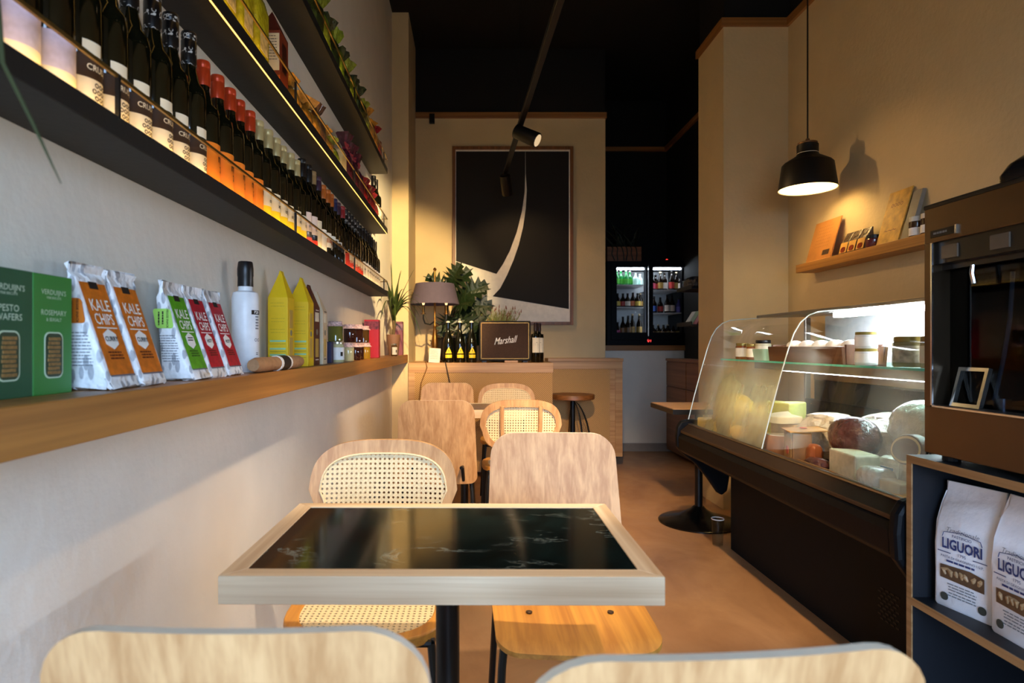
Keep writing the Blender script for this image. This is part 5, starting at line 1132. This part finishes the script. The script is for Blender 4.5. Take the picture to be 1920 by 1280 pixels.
# flour bags
def flour_bag(label, loc, rz, w=.155, d=.09, h=.315, seed=1, dual=False):
    t = thing('pasta_bag', label, 'bag', loc, rz, 'white paper pasta bags on the rack'); q = random.Random(seed); secs = []
    for u, sw, sd in ((0, .97, .95), (.02, 1, 1), (.25, 1, 1), (.5, 1, .98), (.68, 1, .85), (.82, .99, .5), (.92, .97, .18), (1, .96, .05)):
        nz = .003 if u > .6 else .0012
        secs.append([(a*sd+q.uniform(-nz, nz), b*sw+q.uniform(-nz, nz), h*u) for a, b in rrect(d, w, .010, 3)])
    loft(MB(), secs).build('paper_bag', mat('bag_white', '#eceaee', .55, var=.03, bump=.35, bscale=22), t, smooth=True)
    blue = mat('print_blue', '#26386e', .5); fx = -d/2-.0022; f = lambda z0: (lambda u, v: (fx, -u, z0+v))
    text('Tradizionale', .017, mat('print_grey', ''), t, f(.20), shear=.4); text('LIGUORI', .036, blue, t, f(.163), bold=.03, sx=.74, name='logo'); text('PASTIFICIO', .010, blue, t, f(.186), bold=.01); text('1795', .011, blue, t, f(.142)); text('PASTA DI GRAGNANO I.G.P.', .0085, blue, t, f(.130)); tlines(t, blue, f(0), (.118,), .08, .005)
    for s in (-1, 1): MB().box(fx-.0003, fx, s*.045-.017, s*.045+.017, .1405, .1425).build('print_line', blue, t)
    MB().tube([(fx, -.05, .18), (fx, -.046, .192), (fx, -.02, .196), (fx, 0, .2), (fx, .02, .196), (fx, .046, .192), (fx, .05, .18)], .0009, 4).build('print_line', blue, t)
    wn = MB().prism([(-.055, .075), (.055, .07), (.055, .105), (.02, .112), (-.055, .108)], fx-.0004, fx+.0004, lambda u, v, k: (k, -u, v)).build('window', mat('bag_window', '#5a4230', .3, var=.2), t, fix=True)
    for k in range(7): MB().tube([(fx+.002, -.042+.0135*k+q.uniform(-.003, .003), .082+q.uniform(0, .006)), (fx+.001, -.040+.0135*k+q.uniform(-.008, .008), .092+q.uniform(0, .006)), (fx+.002, -.040+.0135*k+q.uniform(-.012, .012), .1)], [.004, .0065, .004], 7).build('pasta_piece', mat('pasta', '#a3815c', .5, var=.2), wn)
    for y in (-.05, .045): MB().prism(rrect(.02, .02, .009, 4, y, .028), fx-.0004, fx+.0004, lambda u, v, k: (k, u, v)).build('seal_print', mat('seal_dark', '#3a3f3a', .5), t, fix=True)
    tlines(t, mat('print_grey', ''), f(0), (.062, .055, .048, .04, .033), .075, .0025)
    if dual:   # the side panel facing the viewer
        g = lambda z0: (lambda u, v: (u, -w/2-.0022, z0+v))
        text('LIGUORI', .019, blue, t, g(.16), bold=.03, sx=.74); text('PASTIFICIO', .006, blue, t, g(.173))
        tlines(t, blue, g(0), [.14-k*.007 for k in range(5)]+[.085-k*.007 for k in range(5)], .055, .002)
    return t
flour_bag('white paper pasta bag on the rack, turned, beside the display case', (1.262, 1.533, .445), R(12), seed=3, dual=True)
flour_bag('white paper pasta bag on the rack at the right edge of view', (1.258, 1.362, .445), R(-2), seed=5, h=.32)

DX0, DX1, DY0, DY1, DZ0, DZ1 = 1.18, 1.56, .72, 1.60, .835, 1.475
t = thing('wine_dispenser', 'stainless steel wine dispenser machine on the black rack', 'dispenser', (DX0, DY1, DZ0-.015)); h = DZ1-DZ0+.015; w = DY1-DY0; dp = DX1-DX0
M_SS = mat('stainless', '#60503f', .3, .95, var=.06, vscale=5); M_DARKIN = mat('disp_inside', '#0c0e14', .25)
MB().box(0, dp, -w, 0, .015, .135).build('lower_panel', M_SS, t, bevel=.002)
MB().box(0, dp, -w, 0, h-.10, h-.01).build('upper_panel', M_SS, t, bevel=.002)
MB().box(-.002, dp, -w, .002, h-.012, h).build('top_cover', M_BLACKMETAL, t, bevel=.003)
MB().box(0, dp, -.022, 0, .135, h-.10).build('side_panel', M_SS, t, bevel=.001); MB().box(0, dp, -w, -w+.022, .135, h-.10).build('side_panel', M_SS, t)
MB().box(-.001, .003, -.027, -.022, .135, h-.1).box(-.001, .003, -w+.02, -.022, .135, .139).build('chrome_trim', M_CHROME, t)
MB().box(dp-.02, dp, -w+.022, -.022, .135, h-.10).box(.03, .034, -w+.022, -.022, h-.17, h-.10).build('inner_panel', M_DARKIN, t)
MB().box(.01, .03, -w+.022, -.022, h-.155, h-.10).build('label_strip', mat('disp_strip', '#0b0b0c', .35), t)
for i in range(5): MB().box(.006, .011, -.1-i*.145, -.05-i*.145, h-.145, h-.112).build('label_window', mat('disp_window', '#5a4f44', .25, 0), t)
MB().box(.05, .054, -w+.022, -.022, .135, h-.17).build('glass_door', glass('disp_glass', '#9aa0a8'), t)
MB().box(-.003, 0, -.105, -.025, h-.088, h-.07).build('maker_plate', M_BLACKMETAL, t); tlines(t, mat('print_grey', ''), lambda u, v: (-.0035, -.06-u, v), (h-.081,), .05, .005); MB().box(-.004, 0, -.11, -.105, h-.09, h-.068).build('bright_edge', M_CHROME, t)
for i in range(5):
    y = -.13-i*.15
    MB().tube([(.02, y, h-.17), (.018, y, h-.19), (.02, y-.004, h-.215)], .005, 8).build('nozzle', M_CHROME, t, smooth=True)
    MB().tube([(.09, y-.03, h-.19), (.085, y-.028, h-.3), (.08, y-.015, h-.4), (.075, y+.004, .16)], .0045, 8).build('tube', mat('tube_clear', '#c9d2d6', .2), t, smooth=True)
    MB().lathe([(.018, .136), (.018, .165), (.01, .166)], 14, (.09, y, 0)).build('cup', M_CHROME, t, smooth=True)
MB().box(.002, .16, -w+.022, -.022, .135, .14).build('drip_tray', M_STEEL, t)
fm = Matrix.Translation((.022, -.10, .141)) @ Matrix.Rotation(R(14), 4, 'Y')
fr = MB(); 
for a in ((0, .01, -.045, -.036, 0, .1), (0, .01, .036, .045, 0, .1), (0, .01, -.036, .036, 0, .009), (0, .01, -.036, .036, .091, .1)): fr.box(*a, M=fm)
o = fr.build('card_frame', M_CHROME); o.parent = None; o.location = (DX0, DY1, DZ0-.015); tag(o, 'small tilted chrome frame standing inside the wine dispenser', 'frame')
for x, y in ((.04, -.04), (.3, -.04), (.04, -w+.06), (.3, -w+.06)): MB().lathe([(.02, 0), (.02, .016)], 12, (x, y, 0)).build('foot', M_BLACKMETAL, t)
# black rounded machine on top
t = thing('label_printer', 'black rounded machine lying on top of the wine dispenser', 'machine', (1.32, 1.30, DZ1))
loft(MB(), [[(a*k+o_, b*k2, z) for a, b in rrect(.2, .30, .05, 5)] for z, k, k2, o_ in ((0, 1, 1, 0), (.03, 1, 1, 0), (.055, .9, .94, .005), (.075, .7, .8, .01), (.085, .45, .55, .015))]).build('housing', mat('printer_black', '#17171a', .25), t, smooth=True)
MB().box(-.04, .06, -.06, .06, .082, .088).build('lid', mat('printer_lid', '#2a2c36', .2), t, bevel=.004)

# ---------------------------------------------------------------- pendant lamp
t = thing('pendant_lamp', 'dark pendant lamp with glowing inside hanging above the display case', 'lamp', (1.915, 3.5, 2.005)); t.scale = (1.228, 1.228, 1.228)
M_PEND = mat('pendant_dark', '#1b1713', .45, .3)
MB().lathe([(.125, 0), (.109, .115), (.10, .125), (.05, .155), (.046, .165), (.046, .205), (.03, .21)], 40, cap=False).lathe([(.0, .2), (.044, .2), (.047, .15), (.098, .12), (.106, .11), (.122, .002), (.125, 0)], 40, cap=False, mi=1).build('shade', [M_PEND, mat('pendant_white', '#f2e6cc', .5)], t, smooth=True)
MB().lathe([(.042, .208), (.042, .216), (.012, .218), (.008, .235), (0, .235)], 24).build('cap', mat('pendant_cap', '#7a5a3c', .4, .6), t, smooth=True)
MB().tube([(0, 0, .23), (0, 0, (ZC-2.005)/1.228)], .0035, 6).build('cord', M_PEND, t)
MB().lathe([(0, .045), (.02, .05), (.032, .075), (.028, .105), (.014, .13), (.014, .2)], 20).build('bulb', emit('pendant_bulb', '#ffdf9c', 60), t, smooth=True)

# ---------------------------------------------------------------- shelf on the right wall
WX, WZ = 2.03, 1.618
tag(MB().box(WX, XR, 1.9, 3.846, 1.568, WZ).build('wall_shelf', wood('wshelf', '#c08a44', '#9d6a2e', 'y', 8), bevel=.002), 'short oak picture shelf on the right wall behind the pendant', 'shelf')
def lean_board(name, label, y0, y1, h, m, th=.006, x=2.06, prints=()):
    t = thing(name, label, 'board', (x, y0, WZ)); lean = .28; w = y1-y0
    MB().add([(0, 0, 0), (0, w, 0), (th, w, 0), (th, 0, 0), (lean*h, 0, h), (lean*h, w, h), (lean*h+th, w, h), (lean*h+th, 0, h)], [(0, 1, 5, 4), (1, 2, 6, 5), (2, 3, 7, 6), (3, 0, 4, 7), (4, 5, 6, 7), (3, 2, 1, 0)]).build('board', m, t, fix=True)
    for s, sz, z, mm in prints: text(s, sz, mm, t, lambda u, v: (lean*(z+v)-.001, w/2-u, z+v))
    return t
M_KRB = mat('kraft_board', '#b0763a', .65, var=.1, vscale=12)
b = lean_board('menu_board', 'brown printed wooden menu board leaning on the right wall shelf', 3.53, 3.79, .245, M_KRB, prints=[('- - - - - - - -', .03, .21-.02*k, mat('print_brown', '#7a4c22', .6)) for k in range(7)])
MB().add([(.28*z-.0012, y, z) for y, z in ((.03, .03), (.10, .03), (.10, .06), (.03, .06))], [(0, 1, 2, 3)]).build('stamp', M_BROWNL, b)
for i in range(3):
    y = 3.42-.075*i
    t = thing('nut_packet', 'kraft and clear packet of nuts on the wall shelf, %s of three' % ORD[i], 'packet', (2.085, y, WZ), 0, 'packets of nuts on the wall shelf')
    loft(MB(), [[(a*s+.25*z, b_, z) for a, b_ in rrect(.045, .068, .008, 3)] for z, s in ((0, .9), (.008, 1), (.07, 1), (.1, .5), (.125, .15))]).build('packet', foil('nut_dark', '#5a4a3c', .4), t, smooth=True)
    MB().add([(-.0245+.25*.012, -.032, .012), (-.0245+.25*.012, .032, .012), (-.0245+.25*.07, .032, .07), (-.0245+.25*.07, -.032, .07)], [(0, 1, 2, 3)]).build('front_label', mat('nut_lab', '#c99a4c', .5), t)
    MB().prism(rrect(.04, .03, .0145, 5, 0, .03), -.0265, -.0245, lambda u, v, k: (k+.25*v, u, v)).build('window', mat('nut_win', '#6b2e1e', .2, var=.4, vscale=150), t, fix=True)
t = thing('jam_jar', 'small round dark red jar on the wall shelf beside the packets', 'jar', (2.085, 3.185, WZ)); MB().lathe([(.03, 0), (.037, .01), (.037, .045), (.03, .052)], 18).build('body', mat('jam_red', '#5e2028', .12, coat=.4), t, smooth=True); MB().lathe([(.033, .05), (.033, .068), (0, .069)], 18).build('lid', M_BLACKC, t)
lean_board('calendar', 'yellow illustrated calendar standing on the wall shelf', 2.97, 3.13, .27, mat('cal_yellow', '#c99c44', .6, var=.3, vscale=25), prints=[('oooo', .04, .2, mat('print_brown', '')), ('~~~', .05, .07, MATS['print_brown'])])
lean_board('booklet', 'grey booklet leaning behind the yellow calendar on the wall shelf', 2.90, 2.96, .24, mat('book_grey', '#8a8478', .6), th=.02, x=2.065)
for i in range(6):
    t = thing('spice_jar', 'dark jar with white label and lid on the wall shelf, %s of six' % ORD[i], 'jar', (2.07, 2.855-.075*i, WZ), 0, 'spice jars on the wall shelf')
    MB().lathe([(.028, 0), (.031, .004), (.031, .07), (.026, .075)], 18).build('body', mat('spice_dark', '#3a2418', .15, coat=.4), t, smooth=True); MB().lathe([(.0315, .006), (.0315, .042)], 16, cap=False).build('label', M_WHITE, t, smooth=True); MB().lathe([(.029, .072), (.029, .094), (0, .095)], 18).build('lid', mat('lid_white', '#d8d4c8', .4), t, smooth=True)

# ---------------------------------------------------------------- drinks fridge
FY = 6.5
t = thing('drinks_fridge', 'black two-door glass drinks fridge lit inside, in the dark niche', 'fridge', (1.435, FY, 1.12)); fwid, fh, fd = .815, .895, .5
def fx(px): return (px-CXP)*FY/F-1.435
def fz(py): return HC-(py-CYP)*FY/F-1.12
MB().box(0, fwid, 0.02, fd, 0, .10).box(0, fwid, .02, fd, fh-.06, fh).box(0, fx(1150), .02, fd, .1, fh-.06).box(fwid-.02, fwid, .02, fd, .1, fh-.06).build('body', M_CASEB, t)
MB().box(fx(1150), fwid-.02, fd-.02, fd, .1, fh-.06).build('back_liner', mat('fridge_liner', '#c9ced2', .5), t)
for a, b, nm in ((1146, 1214, 'door'), (1216, 1300, 'door')):
    x0, x1 = fx(a), fx(b); gx0, gx1 = (fx(1156), fx(1208)) if a < 1200 else (fx(1224), fx(1285))
    do = MB().box(x0, gx0, -.012, .018, .06, fh-.02).box(gx1, x1, -.012, .018, .06, fh-.02).box(gx0, gx1, -.012, .018, .06, fz(623)).box(gx0, gx1, -.012, .018, fz(501), fh-.02).build('door', M_CASEB, t)
    MB().box(gx0, gx1, 0, .004, fz(623), fz(501)).build('pane', M_CLEAR, do)
    if a < 1200: MB().box(gx1-.002, gx1+.016, -.014, -.011, fz(623), fz(501)).build('light_edge', mat('alu', '#c9ccd2', .3, .8), do)
shz = {0: [(fz(623)), fz(574), fz(532)], 1: [fz(623), fz(585), fz(542)]}
for s, (a, b) in enumerate(((1152, 1213), (1218, 1290))):
    for z in shz[s][1:]: MB().box(fx(a), fx(b), .03, fd-.03, z-.012, z-.004).build('shelf', mat('fridge_shelf', '#d6dadf', .4), t)
MB().box(fx(1156), fx(1285), .05, .07, fh-.085, fh-.07).build('light_tube', emit('fridge_light', '#e6f2ff', 22), t)
MB().box(fx(1213)-.008, fx(1213)+.008, .03, .045, .1, fh-.08).build('light_tube', emit('fridge_light2', '#e6f2ff', 5), t)
text('01', .05, emit('red_digits', '#ff2a1a', 2), t, lambda u, v: (fx(1219)+u, .0185, .05+v), name='temperature_digits')
fb = {}
def fridge_bottle(kind, body, cap, lab, r, h):
    if kind in fb: return fb[kind]
    mb = MB().lathe([(r*.92, 0), (r, .005), (r, h*.52), (r*.8, h*.62), (r*.42, h*.74), (r*.36, h*.93)], 14).lathe([(r*1.02, h*.1), (r*1.02, h*.42)], 14, mi=2, cap=False).lathe([(r*.42, h*.91), (r*.42, h), (0, h)], 12, mi=1)
    fb[kind] = mb.mesh('beverage_bottle', [body, cap, lab], True); return fb[kind]
dk = mat('fb_dark', '#1c120c', .1); gr = mat('fb_green', '#1f7a3c', .1)
def fm_(n, c): return mat('fb_'+n, c, .4)
KN = {'green': (gr, fm_('capw', '#cfd8cc'), fm_('lgreen', '#4fae3c')), 'clear': (fm_('clear', '#b8e0d4'), fm_('capw', ''), fm_('lmint', '#bfe8da')), 'red': (dk, fm_('capk', '#222222'), fm_('lred', '#b93a36')), 'yellow': (dk, fm_('capk', ''), fm_('lyel', '#c9b04a')), 'orange': (dk, fm_('capk', ''), fm_('lorg', '#d0784a')), 'white': (dk, fm_('capk', ''), fm_('lwht', '#dcd4c8')), 'blue': (dk, fm_('capk', ''), fm_('lblu', '#3a5aa8')), 'magenta': (dk, fm_('capk', ''), fm_('lmag', '#a8225e')), 'gold': (dk, fm_('capg', '#b0a080'), fm_('lgold', '#9a7a3a')), 'pink': (dk, fm_('capk', ''), fm_('lpink', '#d85a78')), 'brown': (dk, fm_('capk', ''), fm_('lbrn', '#7a5634')), 'indigo': (fm_('ind', '#2a2c78'), fm_('capk', ''), fm_('lind', '#4a4cae'))}
spec = [  # door side, shelf, list of (colour, px, height)
 (0, 2, [('green', 1160, .16), ('green', 1169, .165), ('green', 1178, .16), ('green', 1186, .155), ('clear', 1196, .13), ('clear', 1205, .12)], 'top left'),
 (0, 1, [('yellow', 1162, .15), ('red', 1173, .15), ('white', 1181, .15), ('orange', 1192, .16), ('yellow', 1200, .15), ('gold', 1206, .15)], 'middle left'),
 (0, 0, [('magenta', 1162, .15), ('brown', 1173, .21), ('brown', 1182, .22), ('gold', 1191, .24), ('gold', 1203, .24)], 'bottom left'),
 (1, 2, [('pink', 1228, .18), ('red', 1235, .17), ('gold', 1243, .2), ('white', 1252, .2), ('red', 1264, .21), ('gold', 1274, .2), ('white', 1281, .18)], 'top right'),
 (1, 1, [('blue', 1231, .18), ('red', 1244, .17), ('white', 1256, .2), ('white', 1266, .2), ('indigo', 1278, .16)], 'middle right'),
 (1, 0, [('brown', 1229, .12), ('gold', 1240, .125), ('brown', 1249, .12), ('gold', 1258, .125), ('brown', 1267, .12), ('gold', 1278, .13)], 'bottom right')]
for s, k, lst, wh in spec:
    z = shz[s][k]-.004 if k else .1
    for j, (c, px, h) in enumerate(lst):
        me = fridge_bottle(c+str(h), *KN[c], .030, h); o = link('beverage_bottle', me, None, (1.435+fx(px)*1.005, FY+.10+.02*(j % 2), 1.12+z))
        tag(o, '%s-labelled bottle in the fridge, %s on the %s shelf' % (c, ORD[j], wh), 'bottle', 'drinks on the %s fridge shelf' % wh)
# planter on the fridge
t = thing('planter_box', 'wooden planter box with dark trailing plant on top of the fridge', 'plant', (1.66, 6.62, 2.015))
MB().box(-.20, .17, 0, .16, 0, .17).build('box', wood('planter', '#8f5428', '#6f3d1a', 'x', 6), t, bevel=.003)
q = random.Random(12); M_DPL = mat('leaf_dark', '#1d2416', .6, var=.3)
for k in range(26):
    a = q.uniform(0, 2*PI); rr = q.uniform(.15, .34); strap_leaf((q.uniform(-.14, .12), .07, .15), (rr*math.cos(a)*1.2-.02, .07+rr*math.sin(a)*.25-.05, q.uniform(.2, .55)), q.uniform(.0, .1), .05, M_DPL, t, 6)
for k in range(6):
    x = -.15+.05*k; MB().tube([(x, 0, .17), (x+.01, -.012, .15), (x+q.uniform(-.03, .03), -.014, .09), (x+q.uniform(-.02, .03), -.014, .02)], .006, 5).build('trailing_stem', M_DPL, t)
# black leaflet rack behind the column
t = thing('leaflet_rack', 'black two-tier leaflet rack behind the plastered column', 'rack', (1.80, 4.86, 1.0))
MB().box(.05, .12, -.23, .16, 0, .75).build('upright', M_BLACKMETAL, t)
for z in (.27, .55): MB().box(-.12, .09, -.18, .16, z, z+.008).box(-.125, -.12, -.18, .16, z, z+.03).build('tray', M_BLACKMETAL, t)
for i, (c, n) in enumerate((('#b04a4e', 'red'), ('#7f9a72', 'green'), ('#c9cac6', 'white'))):
    o = MB().box(0, .004, 0, .09, 0, .13, M=Matrix.Rotation(R(32), 4, 'Y')).build('leaflet', mat('leaflet_'+n, c, .5)); o.location = (1.72, 4.70+.1*i, 1.279); tag(o, '%s leaflet on the lower tier of the black rack' % n, 'leaflet', 'leaflets on the black rack')
lump('crisps_bag', 'dark shiny snack bag lying on the upper tier of the black rack', 'snack bag', (1.755, 4.84, 1.559), .075, .13, .05, foil('crisp_dark', '#3c3a3a', .4), 71, .15, 2.6)
lump('crisps_bag', 'dark shiny packet on the side cabinet below the black rack', 'snack bag', (2.13, 5.3, .986), .05, .07, .06, foil('crisp_dark', ''), 72, .15, 2.6)
# small warning lamp on the fridge and a bracket under the cornice
t = thing('warning_lamp', 'small black unit with red light on top of the fridge', 'device', (2.07, 6.58, 2.015))
MB().box(-.09, .05, -.03, .05, 0, .02).build('housing', M_BLACKMETAL, t, bevel=.005)
MB().lathe([(.012, .02), (.011, .028), (0, .033)], 12, (.02, 0, 0)).build('red_light', emit('red_lamp', '#ff2a1a', 1.5), t, smooth=True)
t = thing('wall_bracket', 'small black bracket under the cornice above the lamp', 'bracket', (-.38, 5.86, 3.255))
MB().box(-.025, .025, -.05, -.02, -.03, .06).build('plate', M_BLACKMETAL, t, bevel=.003); MB().tube([(0, -.02, .0), (0, 0, .0)], .01, 8).build('pin', M_BLACKMETAL, t)
# ---------------------------------------------------------------- spotlights on the track
spot_head(1.27, (2.15, 3.2, 1.4), 'black track spotlight angled right, in front of the cornice', 26, 58, WARM)
spot_head(.14, (.5, 5.86, 1.5), 'black track spotlight at the far end, over the framed picture', 10, 120, WARM)
spot_head(3.10, (-.62, 5.3, 1.6), 'black track spotlight above the frame, aimed at the left pier', 600, 34, (1, .72, .34))
spot_head(3.6, (0.1, 3.9, .7), 'black track spotlight above the frame, aimed at the far tables', 260, 55, WARM2)
spot_head(3.95, (1.0, 3.3, 0), 'black track spotlight above the frame, aimed at the aisle floor', 200, 50, WARM2)
spot_head(3.24, (.05, 1.45, .45), 'black track spotlight above the frame, aimed at the near seats', 60, 60, WARM2)
spot_head(4.2, (-.02, 1.85, .68), 'black track spotlight nearest the viewer above the frame, over the marble table', 110, 46, (1, .80, .58))
